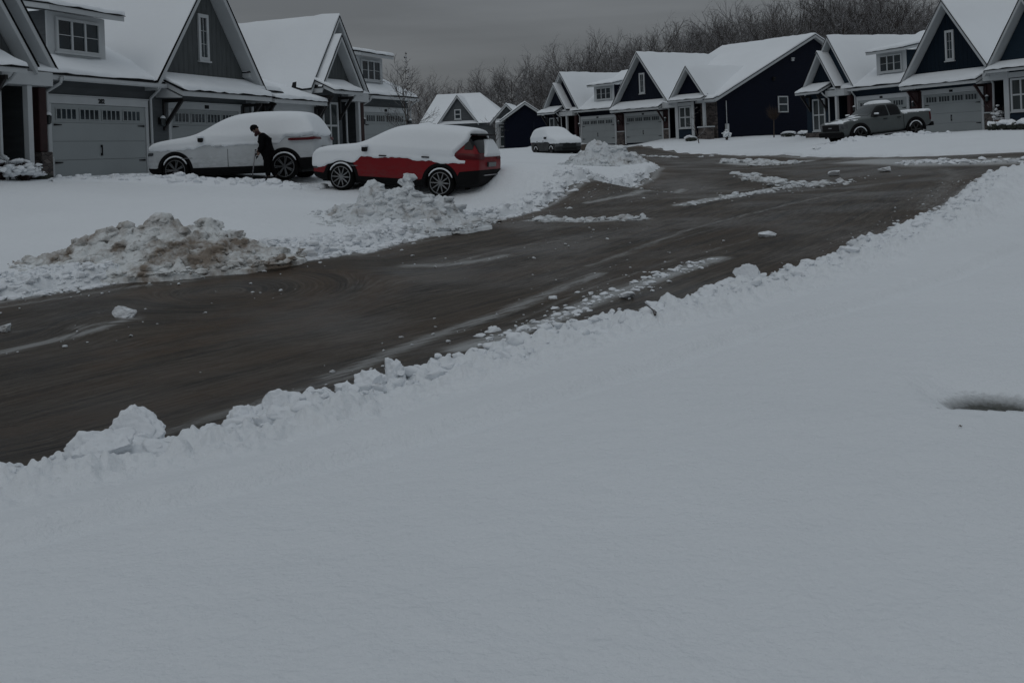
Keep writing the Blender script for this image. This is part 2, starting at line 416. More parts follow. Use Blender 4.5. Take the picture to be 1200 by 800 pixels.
def terr(x, y):
    x = np.atleast_1d(np.asarray(x, float)); y = np.atleast_1d(np.asarray(y, float)); sh = x.shape
    x = x.ravel(); y = y.ravel(); o = np.empty(len(x))
    for i in range(0, len(x), 20000):
        X = x[i:i + 20000]; Y = y[i:i + 20000]
        d2 = (X[:, None] - ctrl[None, :, 0]) ** 2 + (Y[:, None] - ctrl[None, :, 1]) ** 2
        o[i:i + 20000] = _phi(d2) @ _W[:_n] + _W[_n] + _W[_n + 1] * X + _W[_n + 2] * Y
    r = np.hypot(x, y)
    far = sstep(150, 260, r)
    o = o * (1 - far) + (3.0 * sstep(0, 200, y)) * far
    return o.reshape(sh)
def T1(x, y): return float(terr([x], [y])[0])
def onground(px, py, lift=0.0, ymax=150):
    """where the ray through a photo pixel meets the ground"""
    d = rayd(px, py)
    Ys = np.geomspace(2.5, ymax, 900)
    z = ZC + d[2] * Ys; g = terr(d[0] * Ys, Ys) + lift
    k = np.argmax(z <= g)
    if z[k] > g[k]: k = len(Ys) - 1
    Y = Ys[k]; return (d[0] * Y, Y, float(g[k]))

ROADP = np.array([p[:2] for p in NEAR] + [(34, 27.0), (34, 33.5)] + [p[:2] for p in FAR] + [(4, 92), (2.5, 90)] + [p[:2] for p in LEFT] + [(-16, 8.0), (-9, 2.0)])
def segdist(x, y, poly, closed=False):
    best = np.full(x.shape, 1e9); n = len(poly)
    par = np.zeros(x.shape); acc = 0.0
    for i in range(n if closed else n - 1):
        a = poly[i]; b = poly[(i + 1) % n]; d = b - a; L2 = max(1e-9, (d ** 2).sum())
        t = np.clip(((x - a[0]) * d[0] + (y - a[1]) * d[1]) / L2, 0, 1)
        q = np.hypot(x - a[0] - t * d[0], y - a[1] - t * d[1])
        m = q < best; best[m] = q[m]; par[m] = acc + t[m] * math.sqrt(L2); acc += math.sqrt(L2)
    return best, par
def inside(x, y, poly):
    r = np.zeros(x.shape, bool); n = len(poly)
    for i in range(n):
        a = poly[i]; b = poly[(i + 1) % n]
        if a[1] == b[1]: continue
        c = (a[1] > y) != (b[1] > y)
        r ^= c & (x < (b[0] - a[0]) * (y - a[1]) / (b[1] - a[1]) + a[0])
    return r
NEARP = np.array([p[:2] for p in NEAR]); LEFTP = np.array([p[:2] for p in LEFT]); FARP = np.array([p[:2] for p in FAR])
def roadsd(x, y):
    d, _ = segdist(x, y, ROADP, True); return np.where(inside(x, y, ROADP), -d, d)

CREASE = np.array([atz(*p)[:2] for p in ((-400, 700, .12), (0, 645, .12), (300, 566, .12), (600, 481, .12), (860, 403, .12), (1059, 341, .14), (1200, 290, .18), (1500, 235, .3))])
HOLE = atz(1168, 490, 0.17)

# polar sheet round the camera: fine where the photo looks
def azgrid(fine):
    a = np.concatenate([np.linspace(-180, -40, 40)[:-1], np.linspace(-40, -28.5, 14)[:-1], np.linspace(-28.5, 28.5, fine), np.linspace(28.5, 40, 14)[1:], np.linspace(40, 180, 40)[1:]])
    return np.radians(a[:-1])
def polar(fine, radii):
    az = azgrid(fine); A, R = np.meshgrid(az, radii, indexing='xy')
    x = R * np.sin(A); y = R * np.cos(A); nr, na = x.shape
    idx = np.arange(nr * na).reshape(nr, na); i2 = np.roll(idx, -1, axis=1)
    f = np.stack([idx[:-1], i2[:-1], i2[1:], idx[1:]], -1).reshape(-1, 4)[:, ::-1]
    return x.ravel(), y.ravel(), f
def snow_height(x, y):
    z = terr(x, y); sd = roadsd(x, y)
    r = np.hypot(x, y)
    dn, _ = segdist(x, y, NEARP); dl, _ = segdist(x, y, LEFTP)
    lump = fbm(x * 5, y * 5, 4, 3); big = fbm(x * 1.3, y * 1.3, 3, 9)
    near = dn < np.minimum(dl, 1e8)
    wob = (fbm(x * 1.8, y * 1.8, 3, 21) - .5) * .5
    s2 = sd + wob * np.where(near, .7, 1.0)
    cover = sstep(.0, .30, s2)
    h = np.where(sd > -.6, cover * .11, 0) - (1 - cover) * .09
    bh = np.where(near, .17, .10) * (.35 + 1.3 * big) * sstep(1.0, .25, np.abs(s2 - .45)) * (.25 + 1.1 * lump)
    bh = bh * cover
    zone = sstep(1.25, .35, np.abs(s2 - .40)) * cover * (r < 90)
    bil = np.abs(fbm(x * 5.5, y * 5.5, 3, 51) - .5) * 2; bil2 = np.abs(fbm(x * 13, y * 13, 3, 52) - .5) * 2
    bh = bh + zone * (.10 * (bil - .25) + .055 * (bil2 - .25))
    h = h + bh
    # the far kerb of the cross street stays low
    dfar, _ = segdist(x, y, FARP); h = np.where(dfar < 2.5, np.minimum(h, .10 * cover - .09 * (1 - cover)), h)
    dc, pc = segdist(x, y, CREASE)
    lawnside = (sd > 0) & near
    # trench and raised verge lip shaped so that the crease shades as a dark line
    a = CREASE[np.clip(np.searchsorted(np.linspace(0, 1, len(CREASE)), .5), 0, len(CREASE) - 1)]
    verge = sd < 0
    cx = inside(x, y, np.vstack([CREASE, [(40, 10), (20, -40), (-40, -40), (-12, 0)]]))
    sgn = np.where(cx, dc, -dc)
    h = h + np.where(near, .085 + .055 * sstep(.02, -.16, sgn) - .03 * np.exp(-((sgn - .06) / .10) ** 2) - .14 * sstep(-.2, -1.6, sgn), 0) * (r < 40)
    h = h + (fbm(x * .45, y * .45, 3, 5) - .5) * .10 * sstep(.4, 1.5, sd) + (fbm(x * 2.5, y * 2.5, 4, 6) - .5) * .022 * sstep(0, .4, sd)
    h = h + (fbm(x * 9, y * 16, 3, 8) - .5) * .006 * (sd > .3) * (r < 16)
    # melted hollow in the lawn
    q, uy = hollow(x, y)
    h = h - .19 * np.where(uy < 0, sstep(1.05, .85, q), sstep(1.10, .10, q))
    return z + h
def hollow(x, y):
    ux = (x - HOLE[0] - .16) / .48; uy = (y - HOLE[1]) / np.where(y < HOLE[1], .10, .95)
    return np.hypot(ux, uy) + (fbm(x * 6, y * 6, 3, 31) - .5) * .14, uy
radii = np.concatenate([np.geomspace(.4, 2.6, 14)[:-1], np.geomspace(2.6, 60, 560)[:-1], np.geomspace(60, 900, 60)])
gx, gy, gf = polar(620, radii)
gz = snow_height(gx, gy)
ground = npmesh('snow_ground', np.c_[gx, gy, gz], gf, M['snow'])
tag(ground, kind='structure')
_q, _uy = hollow(gx, gy)
at_ = ground.data.attributes.new('melt', 'FLOAT', 'POINT'); at_.data.foreach_set('value', (sstep(1.0, .45, _q + np.where(_uy > 0, .12, 0)) * (np.hypot(gx, gy) < 12)).astype(np.float32))

# road sheet
radii = np.concatenate([np.geomspace(3.0, 60, 420)[:-1], np.geomspace(60, 110, 50)])
rx, ry, rf = polar(520, radii)
sd = roadsd(rx, ry)
keep = (sd < .55); kf = keep[rf].all(1)
rf = rf[kf]; used = np.unique(rf); rem = np.full(len(rx), -1); rem[used] = np.arange(len(used)); rf = rem[rf]
rx, ry, sd = rx[used], ry[used], sd[used]
rz = terr(rx, ry) + (fbm(rx * 1.1, ry * 1.1, 3, 44) - .5) * .02 + (fbm(rx * 5, ry * 5, 3, 45) - .5) * .008
road = npmesh('road', np.c_[rx, ry, rz], rf, M['road'])
tag(road, kind='structure')
MID = np.array([(-14, 5.5)] + [tuple((np.array(atz(*p)[:2]))) for p in ((-100, 480, -.3), (150, 420, -.25), (400, 372, -.18), (650, 318, -.1), (800, 275, .03), (900, 245, .15), (980, 218, .33), (1030, 200, .5))] + [(14.5, 50)])
_, up = segdist(rx, ry, MID); vn, _ = segdist(rx, ry, NEARP); vl, _ = segdist(rx, ry, LEFTP)
# wheel tracks swing round into the driveway on the left
_cx, _cy, _ = onground(262, 342); _rad = np.hypot(rx - _cx, ry - _cy); _m = .92 * sstep(3.3, 1.6, _rad) * sstep(-2.6, -.6, rx - _cx)
vtrack = vn * (1 - _m) + (7.5 - _rad * 1.15) * _m
uvl = road.data.uv_layers.new(name='UVMap')
li = np.empty(len(road.data.loops), np.int32); road.data.loops.foreach_get('vertex_index', li)
uvl.data.foreach_set('uv', np.c_[up[li], vtrack[li]].astype(np.float32).ravel())
def pl(pts):
    return np.array([onground(*p)[:2] for p in pts])
def strokes(lst):
    acc = np.zeros(len(rx))
    for pts, wd, amt in lst:
        d, _ = segdist(rx, ry, pl(pts)); acc = np.maximum(acc, amt * np.exp(-(d / wd) ** 2))
    return acc
slush = strokes([
    ([(-40, 424), (40, 404), (95, 391), (150, 374)], .20, .72), ([(0, 392), (60, 383)], .12, .55), ([(95, 385), (155, 374)], .28, .62),
    ([(478, 312), (520, 311), (560, 306), (590, 300)], .32, .70), ([(540, 305), (620, 287), (660, 282)], .14, .6), ([(470, 318), (500, 305), (590, 290)], .10, .5),
    ([(390, 441), (430, 425), (500, 397), (575, 372), (640, 346), (700, 322)], .26, .68), ([(540, 408), (600, 391), (650, 374), (700, 352), (760, 330), (840, 303)], .30, .85), ([(200, 505), (330, 464), (420, 437)], .22, .6),
    ([(600, 378), (700, 335), (790, 305), (900, 275)], .10, .55), ([(690, 312), (800, 272), (900, 246), (1010, 222)], .16, .6), ([(640, 330), (760, 290), (860, 262), (960, 238)], .10, .5),
    ([(800, 240), (850, 232), (900, 222), (950, 215)], .35, 1.0), ([(690, 238), (740, 229), (800, 222)], .30, .75), ([(780, 215), (850, 208)], .2, .5), ([(855, 191), (900, 193), (940, 190)], .9, .95),
    ([(1010, 189), (1060, 190), (1100, 191), (1180, 189), (1260, 186)], 1.5, 1.0), ([(1105, 198), (1120, 205), (1105, 220), (1080, 245)], .6, .52),
    ([(870, 208), (890, 212), (930, 218), (985, 214)], .22, 1.0), ([(620, 259), (690, 260), (755, 257)], .25, .9), ([(0, 360), (150, 337), (280, 322)], .18, .6), ([(420, 300), (500, 283), (560, 268)], .15, .55),
])
edge = np.exp(-((sd + .05) / .28) ** 2)
slush = np.maximum(slush, .70 * edge)
mud = strokes([([(150, 345), (230, 333), (330, 321), (378, 328), (368, 350), (300, 370), (230, 388), (130, 412)], .26, 1.0), ([(190, 352), (262, 345), (318, 346), (300, 358), (210, 382)], .2, .8),
               ([(330, 315), (405, 320), (446, 334), (428, 354), (350, 376), (250, 398), (120, 428)], .22, .95), ([(400, 314), (470, 330), (450, 356), (340, 390)], .2, .7),
               ([(0, 470), (200, 440), (420, 400), (560, 370), (760, 320)], .3, .6), ([(60, 345), (200, 348), (300, 352)], .2, .6), ([(420, 330), (600, 322), (760, 292), (900, 262)], .25, .6), ([(0, 505), (160, 482), (300, 452)], .3, .8), ([(640, 345), (780, 305), (920, 265)], .2, .5)])
mud = np.maximum(mud, .55 * np.exp(-((sd + .35) / .35) ** 2))
for nm, arr in (('slush', slush), ('mud', mud)):
    at_ = road.data.attributes.new(nm, 'FLOAT', 'POINT'); at_.data.foreach_set('value', arr.astype(np.float32))

# ------------------------------------------------------------------ snow chunks, banks, piles
def ico(sub=2):
    bm = bmesh.new(); bmesh.ops.create_icosphere(bm, subdivisions=sub, radius=1.0)
    v = np.array([p.co[:] for p in bm.verts]); f = np.array([[q.index for q in p.verts] for p in bm.faces]); bm.free(); return v, f
ICO2 = ico(3); ICO3 = ico(5)
def n3(v, s, seed, o=3):
    return (fbm(v[:, 0] * s + 31 + v[:, 2] * s * .6, v[:, 1] * s + 17 - v[:, 2] * s * .8, o, seed) + fbm(v[:, 1] * s + 5 + v[:, 0] * s * .5, v[:, 2] * s + 71 - v[:, 0] * s * .7, o, seed + 9)) * .5 - .5
def chunkshape(base, seed, amp=.35, fine=.22, cuts=7):
    v = base[0]; r = np.random.RandomState(seed)
    q = v * (1 + amp * 2.6 * n3(v, 1.3, seed))[:, None]
    for _ in range(cuts):                                # broken faces
        nrm = r.randn(3); nrm /= np.linalg.norm(nrm); h = .40 + .45 * r.rand()
        k = q @ nrm - h; q = q - np.where(k > 0, k, 0)[:, None] * nrm
    q = q * (1 + fine * n3(v, 4.5, seed + 3, 4) * 2 + fine * .5 * n3(v, 11, seed + 5, 3))[:, None]
    return q
CH2 = [chunkshape(ICO2, i, .5, .30) for i in range(18)]
def rotm(r):
    a, b, c = r.rand(3) * 2 * math.pi
    return np.array(Matrix.Rotation(a, 3, 'X') @ Matrix.Rotation(b, 3, 'Y') @ Matrix.Rotation(c, 3, 'Z'))
class Lumps:
    def __init__(s): s.v = []; s.f = []; s.n = 0
    def grid(s, v, f):
        tri = np.vstack([f[:, [0, 1, 2]], f[:, [0, 2, 3]]]) if f.shape[1] == 4 else f
        s.v.append(v); s.f.append(tri + s.n); s.n += len(v)
    def chunk(s, p, size, r, flat=.75):
        q = CH2[r.randint(len(CH2))] @ rotm(r).T * (size * np.array([1 + .6 * r.rand(), 1, flat]))
        s.v.append(q + np.array(p)); s.f.append(ICO2[1] + s.n); s.n += len(q)
    def build(s, name, mat, smooth=True, loc=None):
        v = np.vstack(s.v); loc = np.array(loc if loc is not None else v.mean(0)); o = npmesh(name, v - loc, np.vstack(s.f), mat, None, smooth)
        o.location = loc; return o
def bank(name, line, lo, hi, count, smin, smax, mat, label, seed, lift=.02, powr=2.2):
    """broken snow thrown up by the plough along a road edge"""
    r = np.random.RandomState(seed); L = Lumps(); line = np.asarray(line)
    seg = np.hypot(*(line[1:] - line[:-1]).T); cum = np.r_[0, seg.cumsum()]
    # sample so that lumps keep about the same picture density
    t = r.rand(count * 3); pos = np.array([np.interp(t * cum[-1], cum, line[:, k]) for k in (0, 1)]).T
    keepp = r.rand(len(pos)) < np.clip(9.0 / np.hypot(*pos.T), .12, 1); pos = pos[keepp][:count]
    sgn = r.rand(len(pos)) * (hi - lo) + lo
    tt = t[keepp][:count] * cum[-1]
    k = np.clip(np.searchsorted(cum, tt) - 1, 0, len(seg) - 1); d = (line[k + 1] - line[k]) / seg[k][:, None]
    P = pos + np.c_[d[:, 1], -d[:, 0]] * sgn[:, None]
    Z = snow_height(P[:, 0], P[:, 1]); Z = np.maximum(Z, terr(P[:, 0], P[:, 1]))
    for i in range(len(P)):
        s = smin + (smax - smin) * r.rand() ** powr
        L.chunk((P[i, 0], P[i, 1], Z[i] - s * .10 + lift * (r.rand() - .5)), s, r)
    o = L.build(name, mat, seed == 1); tag(o, label, 'snow bank', kind='stuff'); return o
tag(bank('snow_bank', NEARP[1:-2], -.12, .75, 1500, .012, .085, M['bank_snow'], 'x', 1, .02, 3.0), 'clean white broken snow bank along the near edge of the road', 'snow bank')
tag(bank('snow_bank', LEFTP[2:8][::-1], -.65, .10, 700, .02, .12, M['bank_snow'], 'x', 2), 'lumpy snow bank along the far road edge right of the red car', 'snow bank')
tag(bank('snow_bank', LEFTP[6:9][::-1], -.95, .12, 900, .02, .12, M['bank_snow'], 'x', 3, .04, 2.6), 'grey lumpy snow bank linking the two dirty snow piles', 'snow bank')
tag(bank('snow_bank', LEFTP[10:][::-1], -1.0, .12, 700, .016, .085, M['bank_snow'], 'x', 4, .03, 2.6), 'low lumpy snow bank at the left edge, left of the wide dirty pile', 'snow bank')

def single_block(px, py, size, seed, scale, label, name='snow_block', base=None, rotz=0, sink=.42):
    x, y, z = onground(px, py, .20); z = float(snow_height(np.array([x]), np.array([y]))[0])
    r = np.random.RandomState(seed); q = chunkshape(ICO3, seed, .55, .26, 3) * np.array(scale) * size * 1.15
    c, s = math.cos(rotz), math.sin(rotz); q = q @ np.array([[c, s, 0], [-s, c, 0], [0, 0, 1]])
    o = npmesh(name, q, ICO3[1], M['bank_snow']); o.location = (x, y, z + size * scale[2] * (1 - sink) - .02)
    tag(o, label, 'snow block', 'snow blocks along the near road edge'); return o
single_block(116, 558, .115, 201, (1.25, .7, 1.0), 'wide low snow block with ragged top, leftmost on the near bank', rotz=.3, sink=.30)
single_block(164, 531, .15, 202, (1.1, .7, 1.15), 'tall angular snow block, tallest on the near bank')
single_block(287, 496, .10, 203, (1, .8, 1.1), 'rounded upright snow block midway between the tallest block and a low one', sink=.2)
single_block(325, 490, .095, 204, (1.2, .8, .8), 'low snow block just right of a rounded upright block', sink=.2)
single_block(438, 456, .10, 205, (1.2, .9, .95), 'double topped snow block on the bank below the slushy lane', sink=.2)
single_block(461, 449, .085, 206, (.9, .8, 1.0), 'small peaked snow block leaning on a double topped one')
single_block(877, 334, .12, 207, (.9, .8, 1.0), 'lone snow block standing up on the bank where the road bends')

def pile(cx, cy, wx, wy, h, ang, peaks, seed, label, mat, nch, cs, name='snow_pile'):
    r = np.random.RandomState(seed); L = Lumps(); c, s = math.cos(ang), math.sin(ang)
    nu, nv = 260, 130
    U, V = np.meshgrid(np.linspace(-1.3, 1.3, nu), np.linspace(-1.3, 1.3, nv))
    def H(u, v):
        z = 0
        u = u + (fbm(u * 3 + 5, v * 3, 3, seed + 7) - .5) * .18; v = v + (fbm(u * 3, v * 3 + 9, 3, seed + 8) - .5) * .18
        for (pu, pv, ph, pw) in peaks: z = np.maximum(z, ph * np.exp(-(((u - pu) / pw) ** 2 + ((v - pv) / max(.35, pw)) ** 2) * 1.1))
        rad = np.hypot(u, v); z = z * sstep(1.22, .72, rad + (fbm(u * 2 + seed, v * 2, 3, seed) - .5) * .5)
        n1 = np.abs(fbm(u * wx * 1.6, v * wy * 1.6, 3, seed + 1, .6) - .5) * 4
        n2 = np.abs(fbm(u * wx * 4, v * wy * 4, 3, seed + 2) - .5) * 4; n4 = fbm(u * wx * 11, v * wy * 11, 3, seed + 3) - .5
        return h * z * (.86 + .20 * n1) + (.10 * h * (n2 - .4) + .13 * n4) * sstep(.04, .2, z)
    X = cx + c * U * wx - s * V * wy; Y = cy + s * U * wx + c * V * wy
    hz = H(U, V); Z = terr(X, Y) + .04 + hz - .16 * (hz < .02)
    idx = np.arange(nu * nv).reshape(nv, nu); f = np.stack([idx[:-1, :-1], idx[:-1, 1:], idx[1:, 1:], idx[1:, :-1]], -1).reshape(-1, 4)
    L.grid(np.c_[X.ravel(), Y.ravel(), Z.ravel()], f)
    for _ in range(nch):
        a = r.rand() * 2 * math.pi; q = math.sqrt(r.rand()) * 1.12; u, v = q * math.cos(a), q * math.sin(a)
        x = cx + c * u * wx - s * v * wy; y = cy + s * u * wx + c * v * wy
        hh = float(H(np.array([u]), np.array([v]))[0])
        sz = cs * (.14 + 1.0 * r.rand() ** 3.2) * (.5 if hh < .05 else 1)
        L.chunk((x, y, T1(x, y) + .10 * (hh < .05) + max(hh, 0) - sz * .05), sz, r)
    o = L.build(name, mat, False, (cx, cy, T1(cx, cy))); tag(o, label, 'snow pile', 'ploughed snow piles'); return o
p1 = onground(190, 312); p2 = onground(470, 266); p3 = onground(712, 197)
pile(p1[0], p1[1], 2.05, 1.25, .74, .14, [(.0, .05, .82, .80), (.02, .1, 1.0, .30), (.34, .1, .90, .22), (-.4, .0, .66, .35)], 15, 'wide low dirty brown snow pile at the road edge, near the garage', M['dirty_snow'], 1500, .13)
pile(p2[0], p2[1], 1.75, 1.35, .96, .15, [(.0, .05, .74, .72), (.10, .10, 1.05, .17), (-.3, .1, .88, .28), (.4, .0, .66, .35)], 16, 'peaked grey snow pile in front of the red car', M['grey_snow'], 1500, .115)
pile(p3[0], p3[1], 1.8, 1.5, 1.15, .1, [(-.15, 0, 1.0, .40), (.22, 0, .66, .4), (.6, 0, .42, .4), (-.55, 0, .45, .35)], 13, 'far snow pile beside the dark parked car', M['grey_snow'], 500, .19)
# muddy slabs where the pile meets the road
lm = Lumps(); r_ = np.random.RandomState(5)
for i in range(80):
    t = r_.rand(); x, y, z = onground(505 + 75 * t + r_.randn() * 6, 275 - 18 * t + r_.randn() * 3); lm.chunk((x, y, z + .03), .04 + .09 * r_.rand() ** 2, r_, .45)
tag(lm.build('muddy_snow_ridge', M['dirty_snow']), 'brown muddy snow ridge at the foot of the peaked pile', 'snow ridge', kind='stuff')
def ridge(pts, width, count, smin, smax, label, seed, mat):
    line = pl(pts); r = np.random.RandomState(seed); L = Lumps()
    seg = np.hypot(*(line[1:] - line[:-1]).T); cum = np.r_[0, seg.cumsum()]
    for i in range(count):
        t = r.rand() * cum[-1]; x = np.interp(t, cum, line[:, 0]) + r.randn() * width * .5; y = np.interp(t, cum, line[:, 1]) + r.randn() * width
        s = smin + (smax - smin) * r.rand() ** 2; L.chunk((x, y, T1(x, y) + s * .2), s, r, .6)
    tag(L.build('slush_ridge', mat), label, 'snow ridge', 'slush ridges left on the road', 'stuff')
ridge([(625, 258), (680, 259), (720, 257), (755, 256)], .17, 130, .02, .11, 'short slush ridge on the road right of the peaked pile', 21, M['grey_snow'])
ridge([(872, 206), (890, 210), (920, 217), (955, 218), (985, 213)], .42, 170, .02, .16, 'hooked slush ridge in the middle of the far road', 22, M['grey_snow'])
ridge([(800, 240), (850, 233), (900, 224), (935, 218)], .30, 120, .015, .10, 'thin straight slush ridge along the middle of the road', 23, M['grey_snow'])
ridge([(855, 191), (885, 190), (900, 194), (935, 191)], .5, 130, .05, .24, 'bumpy slush ridge across the street mouth', 24, M['grey_snow'])
ridge([(745, 183), (790, 185), (830, 184)], .3, 50, .04, .15, 'scattered slush ridge beside the far snow pile', 25, M['grey_snow'])
ridge([(560, 404), (600, 391), (650, 374), (700, 352), (760, 330), (830, 305)], .24, 210, .008, .055, 'crumbly slush ridge by the near snow bank', 26, M['bank_snow'])
ridge([(1060, 191), (1120, 190), (1180, 189)], .6, 90, .05, .15, 'slush ridge near the right edge of the street', 27, M['bank_snow'])
def crumbs():
    L = Lumps(); r = np.random.RandomState(77)
    lines = [(pl([(-40, 424), (95, 391), (200, 362), (330, 340)]), .35, 35, .016), (pl([(390, 445), (500, 405), (600, 372), (700, 330), (820, 285)]), .45, 100, .012), (pl([(470, 315), (590, 298), (760, 262)]), .5, 50, .018), (NEARP[1:-2] + np.array([-.35, .3]), .25, 220, .012), (LEFTP[2:] + np.array([.35, -.35]), .22, 170, .015), (pl([(700, 238), (820, 222), (940, 224), (1040, 205)]), .8, 70, .026)]
    for line, wd_, n_, sz in lines:
        seg = np.hypot(*(line[1:] - line[:-1]).T); cum = np.r_[0, seg.cumsum()]
        for k_ in range(n_):
            t_ = r.rand() * cum[-1]; x = np.interp(t_, cum, line[:, 0]) + r.randn() * wd_; y = np.interp(t_, cum, line[:, 1]) + r.randn() * wd_
            s_ = sz * (.35 + 1.6 * r.rand() ** 3); L.chunk((x, y, T1(x, y) + s_ * .3), s_, r, .7)
    tag(L.build('slush_crumbs', M['grey_snow']), 'crumbs of broken slush scattered over the wet road', 'slush', kind='stuff')
crumbs()
def loose(px, py, size, label, seed, mat=None):
    x, y, z = onground(px, py); r = np.random.RandomState(seed)
    o = npmesh('snow_chunk', chunkshape(ICO3, seed, .3) * size * np.array([1.3, 1, .7]), ICO3[1], mat or M['bank_snow']); o.location = (x, y, z + size * .45)
    tag(o, label, 'snow chunk', 'loose snow chunks on the road')
loose(145, 372, .13, 'white snow chunk lying on the left road by the streak', 301)
loose(899, 278, .11, 'lone snow chunk on the right lane', 302)
loose(735, 350, .07, 'small snow chunk near the slushy lane', 303)
loose(979, 206, .16, 'small snow chunk right of the hooked slush ridge', 304)
loose(1038, 201, .17, 'snow chunk lying where the road meets the street', 305)
loose(7, 388, .09, 'snow chunk at the far left of the road', 306, M['grey_snow'])

# ------------------------------------------------------------------ houses
def chev(xr, hl, hr, zr, zl, zrr, t, up=0.0):
    """chevron profile of a gable roof: eaves at xr-hl / xr+hr, heights zl / zrr, thickness t"""
    o = [(xr - hl, zl + up), (xr, zr + up), (xr + hr, zrr + up)]
    return o + [(p[0], p[1] - t) for p in o[::-1]]
def snow_loft(prof, axis, a0, a1, step=.45, jit=.02, seed=0):
    r = np.random.RandomState(seed); n = max(3, int(abs(a1 - a0) / step)); k = len(prof); mb = MB(); vs = []
    for i in range(n + 1):
        a = a0 + (a1 - a0) * i / n
        for j, p in enumerate(prof):
            dj = (r.rand(2) - .5) * 2 * jit if j < k // 2 else (0, 0)
            q = (p[0] + dj[0], p[1] + dj[1]); vs.append((q[0], a, q[1]) if axis == 'y' else (a, q[0], q[1]))
    fs = [(i * k + j, i * k + (j + 1) % k, (i + 1) * k + (j + 1) % k, (i + 1) * k + j) for i in range(n) for j in range(k)]
    fs += [tuple(range(k))[::-1], tuple(range(n * k, n * k + k))]
    mb.add(vs, fs); return mb
def dens(poly2, n=5):
    """split the long upper edges so that the snow can wander a little"""
    out_ = []
    for a, b in zip(poly2[:-1], poly2[1:]):
        for i in range(n): out_.append((a[0] + (b[0] - a[0]) * i / n, a[1] + (b[1] - a[1]) * i / n))
    return out_ + [poly2[-1]]
SEED = [100]
def gable_roof(parent, axis, xr, hl, hr, zr, zl, zrr, a0, a1, t=.20, st=.13, name='gable_roof'):
    """white boxed roof edge, dark drip edge, snow blanket. a0 is the open (street) end"""
    mb = MB(); mb.prism(chev(xr, hl, hr, zr, zl, zrr, t), axis, a0, a1); r = mb.build(name, M['trim'], parent, bevel=.01, seg=1)
    e = .03; sg = 1 if a1 > a0 else -1
    mb = MB(); mb.prism(chev(xr, hl + e, hr + e, zr, zl - .01, zrr - .01, .035, .037), axis, a0 - e * sg, a1 + e * sg); mb.build('drip_edge', M['drip'], r)
    top = [(xr - hl - .01, zl + .04), (xr - hl + .05, zl + .04 + st), (xr, zr + st + .02), (xr + hr - .05, zrr + .04 + st), (xr + hr + .01, zrr + .04)]
    up_ = [top[0]] + dens(top[1:4], 6) + [top[4]]
    prof = up_ + [(xr, zr + .030)]
    SEED[0] += 1
    mb = snow_loft(prof, axis, a0 - .0 * sg, a1, .45, .034, SEED[0]); mb.build('roof_snow', M['roof_snow'], r, smooth=True, bevel=.04)
    return r
def shed_roof(parent, x0, x1, y0, z0, y1, z1, t=.14, st=.12, name='porch_roof'):
    """low edge at y0 (street side), high edge at y1"""
    mb = MB(); mb.prism([(y0, z0), (y1, z1), (y1, z1 - t), (y0, z0 - t)], 'x', x0, x1); r = mb.build(name, M['trim'], parent, bevel=.008, seg=1)
    mb = MB(); mb.prism([(y0 - .03, z0 + .03), (y1, z1 + .035), (y1, z1 + .003), (y0 - .03, z0 + .003)], 'x', x0 - .025, x1 + .025); mb.build('drip_edge', M['drip'], r)
    SEED[0] += 1
    mb = snow_loft([(y0 - .06, z0 + .03), (y0 + .01, z0 + .035 + st)] + dens([(y0 + .12, z0 + .05 + st * 1.1), (y1, z1 + .04 + st)], 3)[1:] + [(y1, z1 + .036)], 'x', x0 - .01, x1 + .01, .3, .028, SEED[0])
    mb.build('roof_snow', M['roof_snow'], r, smooth=True, bevel=.035)
    return r
def tri_wall(parent, axis, pts, a0, a1, mat, name='gable_wall'):
    mb = MB(); mb.prism(pts, axis, a0, a1); return mb.build(name, mat, parent)
def window(parent, x0, x1, z0, z1, y, cols, rows=1, fw=.09, glass='glass', mun=.035, sub=None, name='window'):
    """frame proud of the wall plane y, panes behind; street is -y. sub = (cols, rows) of glazing bars"""
    mb = MB(); d0, d1 = y - .07, y - .004
    mb.box(x0, x0 + fw, d0, d1, z0, z1); mb.box(x1 - fw, x1, d0, d1, z0, z1)
    mb.box(x0 + fw, x1 - fw, d0, d1, z0, z0 + fw); mb.box(x0 + fw, x1 - fw, d0, d1, z1 - fw, z1)
    for i in range(1, cols):
        c = x0 + fw + (x1 - x0 - 2 * fw) * i / cols; mb.box(c - fw * .45, c + fw * .45, d0 + .006, d1, z0 + fw, z1 - fw)
    for j in range(1, rows):
        c = z0 + fw + (z1 - z0 - 2 * fw) * j / rows; mb.box(x0 + fw, x1 - fw, d0 + .010, d1, c - fw * .4, c + fw * .4)
    if sub:
        for i in range(1, sub[0] * cols):
            if i % sub[0]:
                c = x0 + fw + (x1 - x0 - 2 * fw) * i / (sub[0] * cols); mb.box(c - mun / 2, c + mun / 2, d0 + .02, d1, z0 + fw + (z1 - z0) * (.45 if sub[1] < 0 else 0), z1 - fw)
        for j in range(1, abs(sub[1]) * rows):
            if j % abs(sub[1]):
                c = z0 + fw + (z1 - z0 - 2 * fw) * j / (abs(sub[1]) * rows); mb.box(x0 + fw, x1 - fw, d0 + .024, d1, c - mun / 2, c + mun / 2)
    f = mb.build(name, M['trim'], parent)
    mb = MB(); mb.box(x0 + fw * .5, x1 - fw * .5, y - .025, y - .006, z0 + fw * .5, z1 - fw * .5); mb.build('pane', M[glass], f)
    mb = MB(); mb.box(x0 - .05, x1 + .05, y - .12, y - .005, z0 - .06, z0 - .005); mb.build('sill', M['trim'], f)
    return f
